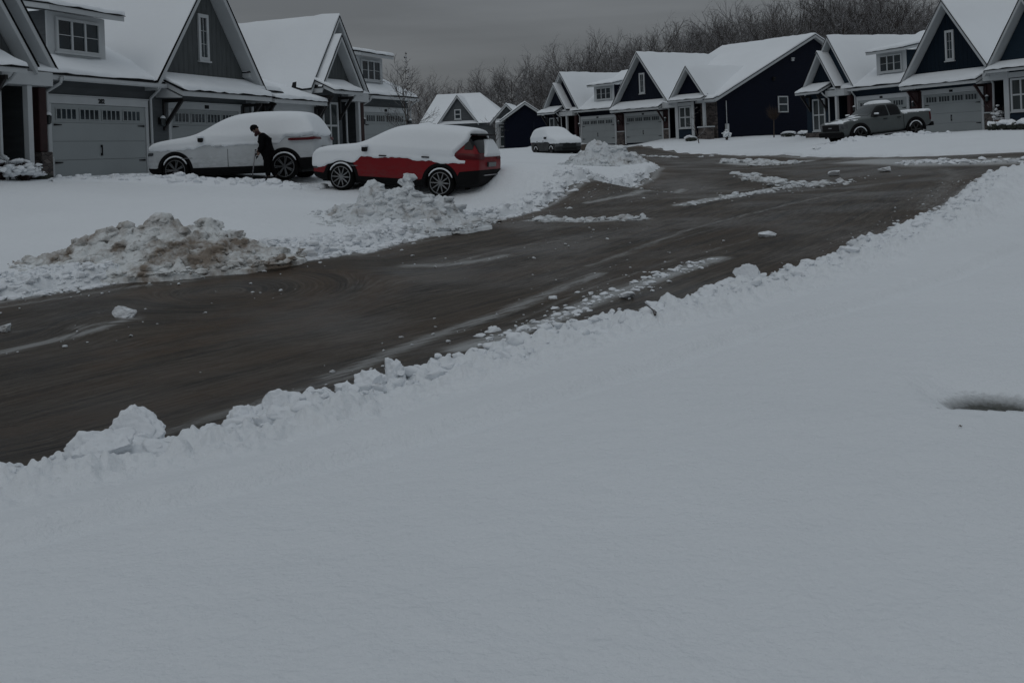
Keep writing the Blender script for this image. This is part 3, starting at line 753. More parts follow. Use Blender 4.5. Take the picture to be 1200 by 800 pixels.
def garage_door(parent, x0, x1, h, number=None):
    """sectional door with a row of four windows in the top section; local y=0 is the wall"""
    mb = MB(); y = -.03; ns = 4
    mb.box(x0 - .02, x1 + .02, y + .005, y + .028, 0, h)
    for i in range(ns):
        a = h * i / ns; mb.box(x0, x1, y - .012, y + .003, a + .006, a + h / ns - .006)
    d = mb.build('garage_door', M['door_paint'], parent, bevel=.006, seg=1)
    pw = (x1 - x0 - .5) / 4
    for i in range(4):
        a = x0 + .17 + (pw + .055) * i; z0, z1 = h * .80, h * .93
        m2 = MB(); m2.box(a, a + pw - .10, y - .022, y - .0135, z0, z1, 0)
        m2.box(a - .035, a + pw - .065, y - .030, y - .0135, z0 - .035, z0 - .001, 1); m2.box(a - .035, a + pw - .065, y - .030, y - .0135, z1 + .001, z1 + .035, 1)
        for k in range(5):
            cx = a + (pw - .10) * k / 4; m2.box(cx - .022, cx + .022, y - .032, y - .0225, z0 - .001, z1 + .001, 1)
        m2.build('window', [M['glass'], M['door_paint']], d)
    cx = (x0 + x1) / 2
    mb = MB()
    mb.tube((cx - .05, y - .05, h * .32), (cx - .05, y - .05, h * .43), .018); mb.box(cx - .085, cx - .015, y - .045, y - .021, h * .415, h * .45); mb.box(cx - .085, cx - .015, y - .045, y - .021, h * .30, h * .335)
    mb.build('handle', M['black'], d)
    for hz in (.22, .72):
        for sg in (0, 1):
            mb = MB(); a, b = (x0 + .06, x0 + .38) if sg == 0 else (x1 - .38, x1 - .06)
            mb.prism([(a, h * hz - .03), (b, h * hz - .012), (b, h * hz + .012), (a, h * hz + .03)] if sg == 0 else [(a, h * hz - .012), (b, h * hz - .03), (b, h * hz + .03), (a, h * hz + .012)], 'y', y - .034, y - .021)
            mb.build('hinge', M['black'], d)
    mb = MB()
    mb.box(x0 - .17, x0 - .022, -.062, -.002, -.1, h); mb.box(x1 + .022, x1 + .17, -.062, -.002, -.1, h); mb.box(x0 - .17, x1 + .17, -.066, -.002, h + .003, h + .23); mb.box(x0 - .21, x1 + .21, -.085, -.002, h + .233, h + .27)
    fr = mb.build('garage_door_frame', M['trim'], parent, bevel=.006, seg=1)
    if number: sign_text(fr, number, cx, h + .115, -.072, .19)
    else:
        mb = MB(); mb.box(cx - .13, cx + .13, -.082, -.068, h + .05, h + .18); mb.build('number_plaque', M['black'], fr, bevel=.01)
    return d
def sign_text(parent, s, x, z, y, size):
    cu = bpy.data.curves.new('house_number', 'FONT'); cu.body = s; cu.size = size; cu.align_x = 'CENTER'; cu.align_y = 'CENTER'; cu.extrude = .008; cu.offset = .006
    tmp = bpy.data.objects.new('house_number', cu); COL.objects.link(tmp)
    dg = bpy.context.evaluated_depsgraph_get(); me = bpy.data.meshes.new_from_object(tmp.evaluated_get(dg)); bpy.data.objects.remove(tmp)
    me.materials.clear(); me.materials.append(M['black'])
    o = link(bpy.data.objects.new('house_number', me), parent); o.location = (x, y, z); o.rotation_euler = (math.pi / 2, 0, 0); return o
def bracket(parent, x, y0, z, depth=.75, drop=.95, mat='dark_wood'):
    mb = MB(); t = .055
    mb.box(x - t, x + t, y0 - .11, y0 - .003, z - drop, z - .001)
    mb.box(x - t + .002, x + t - .002, y0 - depth, y0 - .112, z - .12, z - .002)
    mb.prism([(y0 - .112, z - drop + .06), (y0 - .112, z - drop + .24), (y0 - depth + .20, z - .122), (y0 - depth + .04, z - .122)], 'x', x - t + .004, x + t - .004)
    return mb.build('bracket', M[mat], parent, bevel=.008, seg=1)
def pipe(parent, pts, r=.045, mat='trim', name='downspout'):
    mb = MB()
    for a, b in zip(pts[:-1], pts[1:]): mb.tube(a, b, r, n=8)
    return mb.build(name, M[mat], parent, smooth=False)
def lantern(parent, x, z, y=0):
    mb = MB(); mb.box(x - .05, x + .05, y - .05, y - .003, z - .1, z + .14); mb.box(x - .02, x + .02, y - .16, y - .051, z + .10, z + .125)
    l = mb.build('wall_lantern', M['black'], parent, bevel=.008, seg=1)
    mb = MB(); mb.lathe([(.02, z + .12), (.09, z + .06), (.075, z - .14), (.03, z - .17)], 8, 'z', c=(x, y - .16, 0)); mb.build('lamp_glass', M['blind_glass'], l)
    mb = MB(); mb.lathe([(.0, z + .20), (.06, z + .17), (.10, z + .10)], 10, 'z', c=(x, y - .16, 0)); mb.build('snow_cap', M['roof_snow'], l, smooth=True)

def duplex(O, D, lap, board, label, n1=None, whole=True, end_lap=None, far_gable=True, b_big=False, low_b=False, depth=20.0):
    h = empty('duplex_house' if whole else 'house', O, math.atan2(D[1], D[0])); tag(h, label, 'house', 'gabled houses along the street')
    XR = (16.0 if not low_b else 12.3) if whole else 4.88
    lapm, bdm = M[lap], M[board]
    # --- walls
    mb = MB()
    mb.box(-4.75, -2.35, -.30, .6, -1.0, 2.98)                # bay of the left entry
    mb.box(-4.90, XR, 1.6, depth if whole else 12.0, -1.2, 3.0)   # body
    mb.box(-.55, XR if not whole else 10.9, 0, 1.605, -1.2, 3.0)
    mb.box(-4.9, -2.3, .6, 1.603, -1.2, 2.99)
    if whole and not low_b:
        mb.box(12.35, 14.25, -.70, 1.6, -1.0, 2.98); mb.box(14.25, 16.0, .0, 1.602, -1.2, 2.99)
    mb.build('wall', lapm, h)
    if whole:
        d2 = depth - 1.0
        tri_wall(h, 'x', [(.0, 2.95), (.0, 3.02), (11.6, 8.02), (depth - .02, 3.9), (depth - .02, 2.95)], XR - .3, XR - .003, M[end_lap or lap], 'end_wall')
    else:
        tri_wall(h, 'x', [(.0, 2.99), (6.6, 6.45), (11.9, 3.6), (11.9, 2.99)], XR - .3, XR - .003, lapm, 'end_wall')
    # --- entry gable A: outer and inner gables
    gable_roof(h, 'y', -2.3, 2.6, 2.45, 6.5, 3.05, 3.05, -.35, 10.5, .24)
    tri_wall(h, 'y', [(-4.65, 2.95), (-2.3, 6.15), (-.05, 2.95)], .10, .4, lapm)
    gable_roof(h, 'y', -2.85, 1.80, 1.75, 5.55, 3.12, 3.12, -.75, .3, .22, .10)
    tri_wall(h, 'y', [(-4.5, 2.97), (-2.85, 5.2), (-1.2, 2.97)], -.32, .05, bdm)
    shed_roof(h, -4.60, -2.1, -1.30, 2.98, -.33, 3.45)
    for x in (-4.3, -2.6): bracket(h, x, -.30, 2.80, .78, 1.05)
    window(h, -4.05, -2.75, .45, 2.55, -.30, 2, 2, .10, 'blind_glass')
    mb = MB(); mb.box(-4.80, -2.30, -.42, -.303, -.6, .35); mb.build('stone_base', M['stone'], h)
    mb = MB(); mb.box(-2.3, -.42, -.65, -.10, 2.62, 3.00); mb.build('porch_beam', M['trim'], h, bevel=.01, seg=1)
    mb = MB(); mb.box(-1.38, -1.20, -.62, -.44, -.2, 2.615); mb.build('porch_post', M['trim'], h, bevel=.012, seg=1)
    mb = MB(); mb.box(-2.3, -.55, 1.45, 1.595, -.1, 2.8); mb.build('entry_wall', M['door_and_recess_shade'], h)  # near-black wall colour stands in for the shade inside the porch
    mb = MB(); mb.box(-1.95, -.98, 1.40, 1.446, 0, 2.1); fd = mb.build('front_door', M['door_and_recess_shade'], h, bevel=.01, seg=1)
    mb = MB(); mb.lathe([(0, 0), (.03, .01), (.03, .04), (0, .05)], 8, 'y', c=(-1.1, 1.34, 1.0)); mb.build('knob', M['chrome'], fd)
    mb = MB(); mb.box(-.60, -.30, -.30, -.003, 0.8, 2.61); mb.build('entry_pier', M['red_wood'], h, bevel=.02, seg=1)
    mb = MB(); mb.box(-.68, -.24, -.40, -.003, -.5, .795); mb.build('pier_base', M['stone'], h, bevel=.03)
    pipe(h, [(.12, -.48, 2.92), (.10, -.45, 2.75), (-.06, -.10, 2.52), (-.06, -.10, .75), (.06, -.12, .6), (.06, -.12, .1)])
    pipe(h, [(-2.18, -1.0, 2.9), (-2.18, -.85, 2.75), (-2.20, -.45, 2.5), (-2.20, -.45, .75), (-2.14, -.55, .6), (-2.14, -.55, .0)])
    lantern(h, -.10, 1.75)
    # --- garage 1, its eave and dormer
    garage_door(h, .17, 4.42, 2.2, n1)
    gable_roof(h, 'x', 7.2, 7.6, 8.0, 6.72, 3.00, 3.0, -2.4, (7.0 if whole else XR + .35), .16, .15, 'main_roof')
    mb = MB(); mb.prism([(-.42, 2.83), (-.42, 2.96), (-.53, 2.96), (-.53, 2.87), (-.50, 2.83)], 'x', .15, 5.0 if whole else XR + .3); mb.build('gutter', M['trim'], h)
    mb = MB(); mb.box(1.05, 3.57, .8, 4.9, 3.3, 5.06); dm = mb.build('dormer', lapm, h)
    mb = MB(); mb.box(1.02, 3.60, .74, .796, 3.45, 5.04); mb.build('dormer_front', M['trim'], dm)
    window(dm, 1.34, 3.30, 3.84, 4.88, .735, 3, 1, .085, 'glass', sub=(1, -2), mun=.02)
    r = shed_roof(dm, .62, 4.0, .28, 5.14, 5.6, 6.15, .16, .14, 'dormer_roof')
    if not whole:
        pipe(h, [(XR + .05, -.48, 2.86), (XR + .04, -.1, 2.6), (XR + .04, -.06, .1)])
        lantern(h, 4.74, 1.75)
        return h
    # --- gable 2 over garage 2
    gable_roof(h, 'y', 7.95, 3.42, 3.42, 7.28, 3.0, 3.0, -.52, 11.0, .26)
    tri_wall(h, 'y', [(4.75, 2.97), (7.95, 6.92), (11.15, 2.97)], -.006, .4, bdm)
    window(h, 7.63, 8.27, 3.98, 5.66, -.006, 1, 1, .13, 'glass', sub=(2, 3), mun=.016)
    garage_door(h, 5.85, 10.05, 2.2)
    shed_roof(h, 5.05, 10.80, -1.08, 2.72, -.012, 3.26, .17, .16)
    for x in (5.06, 10.68): mb = MB(); mb.prism([(-1.0, 2.53), (-.015, 3.03), (-.015, 2.55), (-.95, 2.50)], 'x', x, x + .1); mb.build('porch_cheek', M['trim'], h)
    for x in (5.42, 10.42): bracket(h, x, 0, 2.50, .85, 1.05, 'red_wood' if D[1] < 0 else 'dark_wood')
    for xa, xb in ((4.70, 5.60), (10.28, 10.90)): mb = MB(); mb.box(xa, xb, -.10, -.003, -.6, .95); mb.build('stone_base', M['stone'], h, bevel=.02)
    for xa, xb in ((4.66, 5.63), (10.25, 10.93)): mb = MB(); mb.box(xa, xb, -.12, -.004, .953, 1.02); mb.build('stone_cap', M['trim'], h)
    for xa, xb in ((4.78, 5.62), (10.30, 10.88)): mb = MB(); mb.box(xa, xb, -.05, -.005, 1.03, 2.5); mb.build('shutter_panel', M['red_wood'] if D[1] < 0 else lapm, h)
    pipe(h, [(4.72, -.50, 2.90), (4.70, -.4, 2.75), (4.68, -.1, 2.5), (4.68, -.1, .1)])
    pipe(h, [(11.05, -.60, 2.95), (11.02, -.3, 2.70), (10.98, -.1, 2.5), (10.98, -.14, .1)], .06)
    lantern(h, 5.15, 1.75, -.05); lantern(h, 10.62, 1.75, -.05)
    # --- main roof behind, with its end gable
    gable_roof(h, 'x', 11.6, 12.15, 12.0, 8.25, 3.0, 3.4, 6.2, 16.3 if not low_b else 12.6, .22, .16, 'main_roof')
    if low_b:                                              # a lower entry wing in place of the second gable
        gable_roof(h, 'y', 10.55, .02, 2.1, 3.72, 3.70, 2.72, -.30, 5, .18, .08)
        shed_roof(h, 11.6, 16.1, -.75, 2.72, 3.4, 4.1, .16, .15)
        mb = MB(); mb.box(12.3, 15.85, -.25, 3.3, -1.0, 2.70); mb.build('entry_wing', lapm, h)
        mb = MB(); mb.box(12.28, 15.87, -.30, -.253, 2.1, 2.69); mb.box(12.28, 12.55, -.30, -.253, -.3, 2.1); mb.box(15.6, 15.87, -.30, -.253, -.3, 2.1); mb.build('wing_trim', M['trim'], h)
        window(h, 12.9, 14.6, .7, 2.05, -.25, 2, 1, .09, 'blind_glass')
        bracket(h, 15.75, -.30, 2.55, .5, .7); bracket(h, 11.95, .0, 2.6, .6, .8)
        return h
    # --- entry gable B, its bay and porch
    mb = MB(); mb.box(10.9, 12.35, 1.45, 1.595, -.1, 2.9); mb.build('entry_wall', M['door_and_recess_shade'], h)  # porch shade painted into this back wall as near-black
    mb = MB(); mb.box(11.2, 12.12, 1.40, 1.446, 0, 2.1); fd = mb.build('front_door', M['door_and_recess_shade'], h, bevel=.01, seg=1)
    mb = MB(); mb.lathe([(0, 0), (.03, .01), (.03, .04), (0, .05)], 8, 'y', c=(12.0, 1.34, 1.0)); mb.build('knob', M['chrome'], fd)
    mb = MB(); mb.box(10.95, 12.6, -.80, -.1, 2.62, 3.02); mb.build('porch_beam', M['trim'], h, bevel=.01, seg=1)
    xg = 13.9; hw = 2.0 if not b_big else 2.5; za = 5.65 if not b_big else 6.6; hr_ = 1.90 if not b_big else 2.5
    gable_roof(h, 'y', xg, hw, hr_, za, 3.06, 3.22 if not b_big else 3.06, -1.1, 5.6 if not b_big else 9, .24, .12)
    tri_wall(h, 'y', [(xg - hw + .2, 2.97), (xg, za - .35), (xg + hw - .2, 2.97)], -.66, .3, lapm)
    shed_roof(h, xg - hw + .3, xg + hw - .2, -1.35, 3.10, -.67, 3.42)
    window(h, 12.72, 13.98, .95, 2.62, -.70, 2, 2, .10, 'blind_glass')
    mb = MB(); mb.box(12.30, 12.62, -.78, -.703, -.3, 2.95); mb.box(14.02, 14.30, -.78, -.703, -.3, 2.95); mb.box(12.62, 14.02, -.775, -.703, 2.66, 2.93); mb.build('bay_trim', M['trim'], h, bevel=.008, seg=1)
    mb = MB(); mb.box(12.625, 14.015, -.76, -.704, .15, .84); mb.build('bay_panel', M['blue_lap' if D[1] < 0 else lap], h)
    mb = MB(); mb.box(14.3, 15.98, -.06, -.004, 1.1, 2.95); mb.box(15.35, 15.98, -.06, -.004, -.4, 1.1); mb.build('stone_wall', M['stone'], h)
    mb = MB(); mb.box(14.45, 15.30, -.03, -.005, 0, 1.095); mb.build('side_door', M['door_and_recess_shade'], h)
    mb = MB(); mb.box(15.25, 15.45, -.85, -.65, .0, 2.86); mb.box(15.38, 15.52, -.85, -.6, 2.86, 2.98); mb.build('porch_post', M['trim'], h, bevel=.01, seg=1)
    mb = MB(); mb.box(14.9, 16.1, -1.0, -.55, -.4, .92); pb = mb.build('porch_pillar', M['stone'], h, bevel=.03)
    mb = MB(); mb.box(14.85, 16.15, -1.05, -.5, .923, 1.02); mb.build('pillar_cap', M['trim'], pb)
    shed_roof(h, 14.9, 16.6, -1.05, 3.0, -.56, 3.18, .16, .16)
    # --- end wall fittings
    return h
HL1 = duplex(L1O, LD1, 'grey_lap', 'grey_board', 'grey clapboard house nearest on the left, garage numbered and snow on its steep gables', '282', low_b=True)
HL2 = duplex(L2O, LD2, 'grey_lap', 'grey_board', 'grey house in the middle left with double gable, dark brackets and a corner garage', None, False)
HR1 = duplex(R1O, RD1, 'navy_lap', 'navy_board', 'navy house with a windowless looking dark side wall left of the pickup', None, True, 'navy_lap')
HR2 = duplex(R2O, RD2, 'blue_lap', 'blue_board', 'dark blue house behind the grey pickup truck at the right', None, True, 'blue_lap', b_big=True)
# low lean-to with a window between the first two houses on the left
def end_window(h, y0, y1, z0, z1, x):
    """double hung window in the end wall (faces +x)"""
    mb = MB(); f = .09
    mb.box(x + .003, x + .07, y0, y0 + f, z0, z1); mb.box(x + .003, x + .07, y1 - f, y1, z0, z1)
    mb.box(x + .003, x + .07, y0 + f, y1 - f, z0, z0 + f); mb.box(x + .003, x + .07, y0 + f, y1 - f, z1 - f, z1); mb.box(x + .003, x + .06, y0 + f, y1 - f, (z0 + z1) / 2 - .045, (z0 + z1) / 2 + .045)
    o = mb.build('window', M['trim'], h); mb = MB(); mb.box(x + .005, x + .03, y0 + f * .5, y1 - f * .5, z0 + f * .5, z1 - f * .5); mb.build('pane', M['glass'], o)
end_window(HR1, 6.95, 8.15, 1.95, 3.25, 16.0)
for (y, z) in ((6.5, 4.6), (8.9, 6.2)):
    mb = MB(); mb.box(16.003, 16.12, y - .14, y + .14, z - .14, z + .14); mb.box(16.12, 16.18, y - .17, y + .17, z + .06, z + .12); mb.build('wall_vent', M['trim'] if z > 5 else M['black'], HR1, bevel=.02)
mb = MB(); mb.box(16.003, 16.2, .75, 1.0, .55, 1.15); mb.box(16.003, 16.14, .80, .95, .1, .545); mb.tube((16.1, .87, 1.15), (16.1, .87, 2.9), .03); mb.build('utility_meter', M['white_plastic'], HR1, bevel=.02)

def far_house():
    O = atY(557, 180, 112); z0 = T1(O[0], O[1]); h = empty('house', (O[0], O[1], z0), math.radians(-8)); tag(h, 'small far grey house with a broad snowy hip roof, just behind the red car', 'house')
    mb = MB(); mb.box(-5.5, 3.4, 0, 9, -1, 3.0); mb.box(2.6, 5.2, -1.6, 4, -1, 2.9); mb.build('wall', M['grey_lap'], h)
    gable_roof(h, 'y', -1.75, 2.3, 2.3, 6.0, 2.9, 2.9, -.4, 5, .24); tri_wall(h, 'y', [(-3.8, 2.9), (-1.75, 5.6), (.3, 2.9)], -.05, .3, M['grey_lap']); window(h, -2.15, -1.4, 3.4, 4.5, -.05, 1, 2, .12)
    mb = MB(); hip = [(-6.2, -.5, 2.9), (4.0, -.5, 2.9), (4.0, 9.5, 2.9), (-6.2, 9.5, 2.9), (-5.0, 4.5, 6.5), (.0, 4.5, 6.5)]
    mb.add(hip, [(0, 1, 5, 4), (1, 2, 5), (2, 3, 4, 5), (3, 0, 4), (3, 2, 1, 0)]); mb.build('hip_roof', M['roof_snow'], h, bevel=.05)
    gable_roof(h, 'y', 3.9, 1.85, 1.85, 4.75, 2.75, 2.75, -2.1, 5, .22); tri_wall(h, 'y', [(2.3, 2.85), (3.9, 4.4), (5.5, 2.85)], -1.65, -1.3, M['grey_lap'])
    shed_roof(h, 2.7, 5.1, -2.2, 2.75, -1.67, 3.1); window(h, 3.0, 4.7, .2, 2.4, -1.6, 2, 2, .12, 'blind_glass')
    mb = MB(); mb.box(2.55, 3.0, -1.75, -1.603, -.5, 2.7); mb.box(4.72, 5.25, -1.75, -1.603, -.5, 2.7); mb.build('corner_board', M['trim'], h)
far_house()
def navy_far():
    O = atY(618, 178, 108); z0 = T1(O[0], O[1]); h = empty('house', (O[0], O[1], z0), math.radians(4)); tag(h, 'far navy gable end of a house behind the dark parked car', 'house')
    mb = MB(); mb.box(-2.3, 2.2, 0, 8, -1, 3.0); mb.build('wall', M['navy_lap'], h)
    gable_roof(h, 'y', -.1, 2.6, 2.6, 4.95, 3.15, 3.15, -.35, 8.3, .22); tri_wall(h, 'y', [(-2.3, 2.98), (-.1, 4.75), (2.2, 2.98)], -.004, .3, M['navy_lap'])
    pipe(h, [(2.3, -.1, 3.0), (2.3, -.1, .1)], .08); mb = MB(); mb.box(.7, .9, -.06, -.007, -.3, 2.9); mb.build('corner_board', M['navy_board'], h)
navy_far()

# ------------------------------------------------------------------ vehicles
def evalmesh(o):
    dg = bpy.context.evaluated_depsgraph_get(); return bpy.data.meshes.new_from_object(o.evaluated_get(dg))
def loft_body(st, sub=3):
    """st rows: x, z_low, z_belt, z_top, w_low, w_belt, w_top  (nose first)"""
    vs = []; fs = []
    for (x, zl, zb, zt, wl, wb, wt) in st:
        zm = zl + (zb - zl) * .45
        half = [(0, zl), (wl * .62, zl), (wl * .97, zl + .03), (wl * 1.0, zm), (wb, zb - .06), (wb * .985, zb), (wt + (wb - wt) * .35, zb + (zt - zb) * .55), (wt, zt - (zt - zb) * .10 - .02), (wt * .55, zt), (0, zt + .012)]
        ring = half + [(-a, b) for a, b in half[-2:0:-1]]
        vs += [(x, a, b) for a, b in ring]
    k = len(ring); n = len(st)
    fs = [(i * k + j, i * k + (j + 1) % k, (i + 1) * k + (j + 1) % k, (i + 1) * k + j) for i in range(n - 1) for j in range(k)]
    fs += [tuple(range(k)), tuple(range((n - 1) * k, n * k))[::-1]]
    mb = MB(); mb.add(vs, fs); o = mb.build('tmp', M['black'])
    m = o.modifiers.new('s', 'SUBSURF'); m.levels = sub; m.render_levels = sub
    me = evalmesh(o); bpy.data.objects.remove(o); return me
def cut_arches(me, wheels, r, w):
    o = bpy.data.objects.new('tmp', me); COL.objects.link(o); tmp = [o]
    for (x, z) in wheels:
        mb = MB(); mb.lathe([(0, -3), (r, -3), (r, 3), (0, 3)], 40, 'y', c=(x, 0, z)); c = mb.build('tmpc', M['black']); tmp.append(c)
        for sg in (1, -1): pass
        b = o.modifiers.new('b', 'BOOLEAN'); b.operation = 'DIFFERENCE'; b.object = c; b.solver = 'EXACT'
    m2 = evalmesh(o)
    for t in tmp: bpy.data.objects.remove(t)
    return m2
def mesh_np(me):
    v = np.empty(len(me.vertices) * 3); me.vertices.foreach_get('co', v); n = np.empty(len(me.vertices) * 3); me.vertices.foreach_get('normal', n)
    return v.reshape(-1, 3), n.reshape(-1, 3), [tuple(p.vertices) for p in me.polygons]
def AND(*a): return np.minimum.reduce(np.broadcast_arrays(*a))
def OR(*a): return np.maximum.reduce(np.broadcast_arrays(*a))
def rng(v, lo, hi): return np.minimum(v - lo, hi - v)
def patch(me, field, off, mat, name, parent, thick=None, smooth=True, soft=.05):
    """a skin over the part of the body where field(x,y,z,nx,ny,nz) > 0 (metres from its edge), lifted along the normal"""
    me.calc_loop_triangles()
    v = np.empty(len(me.vertices) * 3); me.vertices.foreach_get('co', v); v = v.reshape(-1, 3)
    n = np.empty(len(me.vertices) * 3); me.vertices.foreach_get('normal', n); n = n.reshape(-1, 3)
    t = np.empty(len(me.loop_triangles) * 3, np.int32); me.loop_triangles.foreach_get('vertices', t); t = t.reshape(-1, 3)
    Fv = np.asarray(field(v[:, 0], v[:, 1], v[:, 2], n[:, 0], n[:, 1], n[:, 2]), float) + np.zeros(len(v))
    pos = Fv > 0; cnt = pos[t].sum(1)
    V = [None]; vs = []; fs = []; vmap = {}
    th = thick(v, n) if thick is not None else np.zeros(len(v))
    lift = off * .35 + (off * .65 + th) * (1 - (1 - np.clip(Fv / soft, 0, 1)) ** 2) if thick is not None else np.full(len(v), off)
    def vert(i):
        if i not in vmap: vmap[i] = len(vs); vs.append(v[i] + n[i] * lift[i])
        return vmap[i]
    def cut(i, k):
        key = (min(i, k), max(i, k), 1)
        if key not in vmap:
            q = Fv[i] / (Fv[i] - Fv[k]); vmap[key] = len(vs); nn = n[i] * (1 - q) + n[k] * q
            vs.append(v[i] * (1 - q) + v[k] * q + nn * (off * .35 if thick is not None else off))
        return vmap[key]
    for tri in t[cnt == 3]: fs.append(tuple(vert(i) for i in tri))
    for tri in t[(cnt == 1) | (cnt == 2)]:
        poly = []
        for a in range(3):
            i, k = tri[a], tri[(a + 1) % 3]
            if pos[i]: poly.append(vert(i))
            if pos[i] != pos[k]: poly.append(cut(i, k))
        if len(set(poly)) >= 3: fs.append(tuple(poly))
    if not fs: return None
    mb = MB(); mb.add(vs, fs); return mb.build(name, mat, parent, smooth=smooth, fixn=False)
def wheel(parent, x, y, r, wdt, rim, spokes, snow=True, side=1):
    w_ = empty('wheel', (x, y, r), 0, parent)
    mb = MB(); h = wdt / 2
    mb.lathe([(r * .60, -h), (r * .68, -h * 1.02), (r * .93, -h * .95), (r, -h * .6), (r, h * .6), (r * .93, h * .95), (r * .68, h * 1.02), (r * .60, h)], 36, 'y'); mb.build('tyre', M['rubber'], w_, smooth=True)
    mb = MB(); s = side
    mb.lathe([(r * .78, s * h * 1.03), (r * .73, s * h * 1.06), (r * .70, s * h * .5), (r * .60, -s * h * .5)], 36, 'y')
    for i in range(spokes):
        a = 2 * math.pi * i / spokes
        for da in ((-.09, .09) if spokes <= 7 else (0,)):
            c1, s1 = math.cos(a), math.sin(a); c2, s2 = math.cos(a + da), math.sin(a + da)
            mb.tube((r * .10 * c1, s * h * .80, r * .10 * s1), (r * .74 * c2, s * h * .92, r * .74 * s2), r * .060, r * .048, 5)
    mb.lathe([(0, s * h * .95), (r * .13, s * h * .92), (r * .15, s * h * .6), (0, s * h * .55)], 16, 'y')
    mb.build('rim', M[rim], w_, smooth=False)
    mb = MB(); mb.lathe([(0, -s * h * .1), (r * .6, -s * h * .1)], 24, 'y'); mb.build('brake_shield', M['black'], w_)
    if snow:
        m2 = MB(); n = 14; vs = []
        for i in range(n + 1):
            a = math.radians(25 + 130 * i / n); k = math.sin(math.pi * i / n) ** .5
            for (rr, yy) in ((r * .99, s * h * .5), (r * .99, s * h * 1.12), (r * (1.0 + .09 * k), s * h * 1.1), (r * (1.0 + .09 * k), s * h * .5)):
                vs.append((rr * math.cos(a), yy, rr * math.sin(a)))
        m2.add(vs, [(i * 4 + j, i * 4 + (j + 1) % 4, i * 4 + 4 + (j + 1) % 4, i * 4 + 4 + j) for i in range(n) for j in range(4)] + [(0, 1, 2, 3), (n * 4 + 3, n * 4 + 2, n * 4 + 1, n * 4)])
        m2.build('snow_arc', M['roof_snow'], w_, smooth=True)
    return w_
def ncoord(x, y, z, s, seed): return fbm(x * s + 50 + y * .3, z * s + y * s * .5, 3, seed) - .5
def place(root, px, py, Y, ang, pitch=0.0):
    p = atY(px, py, Y); root.location = (p[0], p[1], p[2]); root.rotation_euler = (0, -pitch, ang)

SUV = [(2.37, .42, .66, .72, .70, .72, .55), (2.31, .30, .86, .92, .84, .84, .70), (2.08, .22, .96, 1.02, .91, .89, .76), (1.65, .22, .99, 1.07, .93, .91, .79), (1.15, .22, 1.02, 1.13, .93, .92, .78), (.84, .22, 1.03, 1.22, .93, .92, .73),
       (.26, .22, 1.04, 1.55, .93, .92, .67), (-.12, .22, 1.04, 1.66, .93, .92, .68), (-.8, .22, 1.05, 1.70, .93, .92, .69), (-1.5, .23, 1.07, 1.68, .93, .92, .69), (-1.95, .26, 1.09, 1.645, .92, .91, .68), (-2.12, .28, 1.09, 1.585, .92, .91, .68), (-2.29, .32, 1.08, 1.30, .90, .89, .72), (-2.38, .38, 1.02, 1.10, .86, .86, .72), (-2.42, .48, .84, .90, .78, .78, .66)]
def scale_st(st, fx, fz=1.0, fw=1.0): return [(a * fx, b * fz if b > .5 else b, c * fz, d * fz, e * fw, f * fw, g * fw) for a, b, c, d, e, f, g in st]
def mirror_part(parent, x, y, z, side):
    mb = MB(); a, b = sorted((y, y + side * .21)); mb.box(x - .06, x + .06, a, b, z - .06, z + .08)
    o = mb.build('side_mirror', M['black'], parent, bevel=.04, seg=3)
    mb = MB(); a, b = sorted((y + side * .02, y + side * .25)); mb.box(x - .075, x + .075, a, b, z + .065, z + .15); mb.build('mirror_snow', M['roof_snow'], o, smooth=True, bevel=.04, seg=3)
def handle_part(parent, x, y, z, side, mat):
    mb = MB(); a, b = sorted((y, y + side * .045)); mb.box(x - .11, x + .11, a, b, z - .018, z + .018); mb.build('door_handle', M[mat], parent, bevel=.012)

def suv(name, label, fx, fz, fw, paintm, rim, spokes, R, wx, snowline, clad_z, seed, extra, bare=lambda x, z, y: -1.0 + 0 * x):
    root = empty(name); tag(root, label, 'car', 'snow covered parked vehicles')
    st = scale_st(SUV, fx, fz, fw); full = loft_body(st)
    arch = R + .075
    me = cut_arches(full, [(wx[0], R), (wx[1], R)], arch, .4)
    me.materials.clear(); me.materials.append(M[paintm]); shade_smooth(me)
    body = link(bpy.data.objects.new('body', me), root)
    try:
        me.set_sharp_from_angle(angle=math.radians(45))
    except Exception: pass
    hw = .93 * fw
    mb = MB(); mb.box(-2.0 * fx, 2.05 * fx, -hw * .80, hw * .80, .22, .8); mb.build('underbody', M['black'], root)
    def wd(x, z): return np.minimum.reduce([np.hypot(x - a, z - R) for a in wx])
    patch(me, lambda x, y, z, a, b, c: OR(clad_z(x) - z, AND(arch + .085 - wd(x, z), np.abs(y) - .55 * fw)), .008, M['cladding'], 'lower_cladding', root)
    def sn(x, y, z, a, b, c): return AND(z - snowline(x, y) - .10 * ncoord(x, y, z, 3.0, seed) - .07 * ncoord(x, y, z, 9, seed + 1), wd(x, z) - arch, -bare(x / fx, z / fz, y))
    def th(p, n): return .02 + .085 * np.maximum(0, n[:, 2]) ** 1.5 + .07 * np.clip((p[:, 2] - 1.02 * fz) / .15, 0, 1) * np.abs(n[:, 1]) + .02 * ncoord(p[:, 0], p[:, 1], p[:, 2], 1.6, seed + 2)
    patch(full, sn, .02, M['roof_snow'], 'snow_cover', root, th)
    for x in wx:
        for sg in (1, -1): wheel(root, x, sg * (hw - .125), R, .23, rim, spokes, True, sg)
    for sg in (1, -1):
        mirror_part(root, .72 * fx, sg * (hw - .02), 1.10 * fz, sg)
    extra(root, me, full, fx, fz, fw, hw)
    return root
HEADING_L = math.atan2(-(-LD1[0]), -(LD1[1]))    # nose towards the left-hand houses
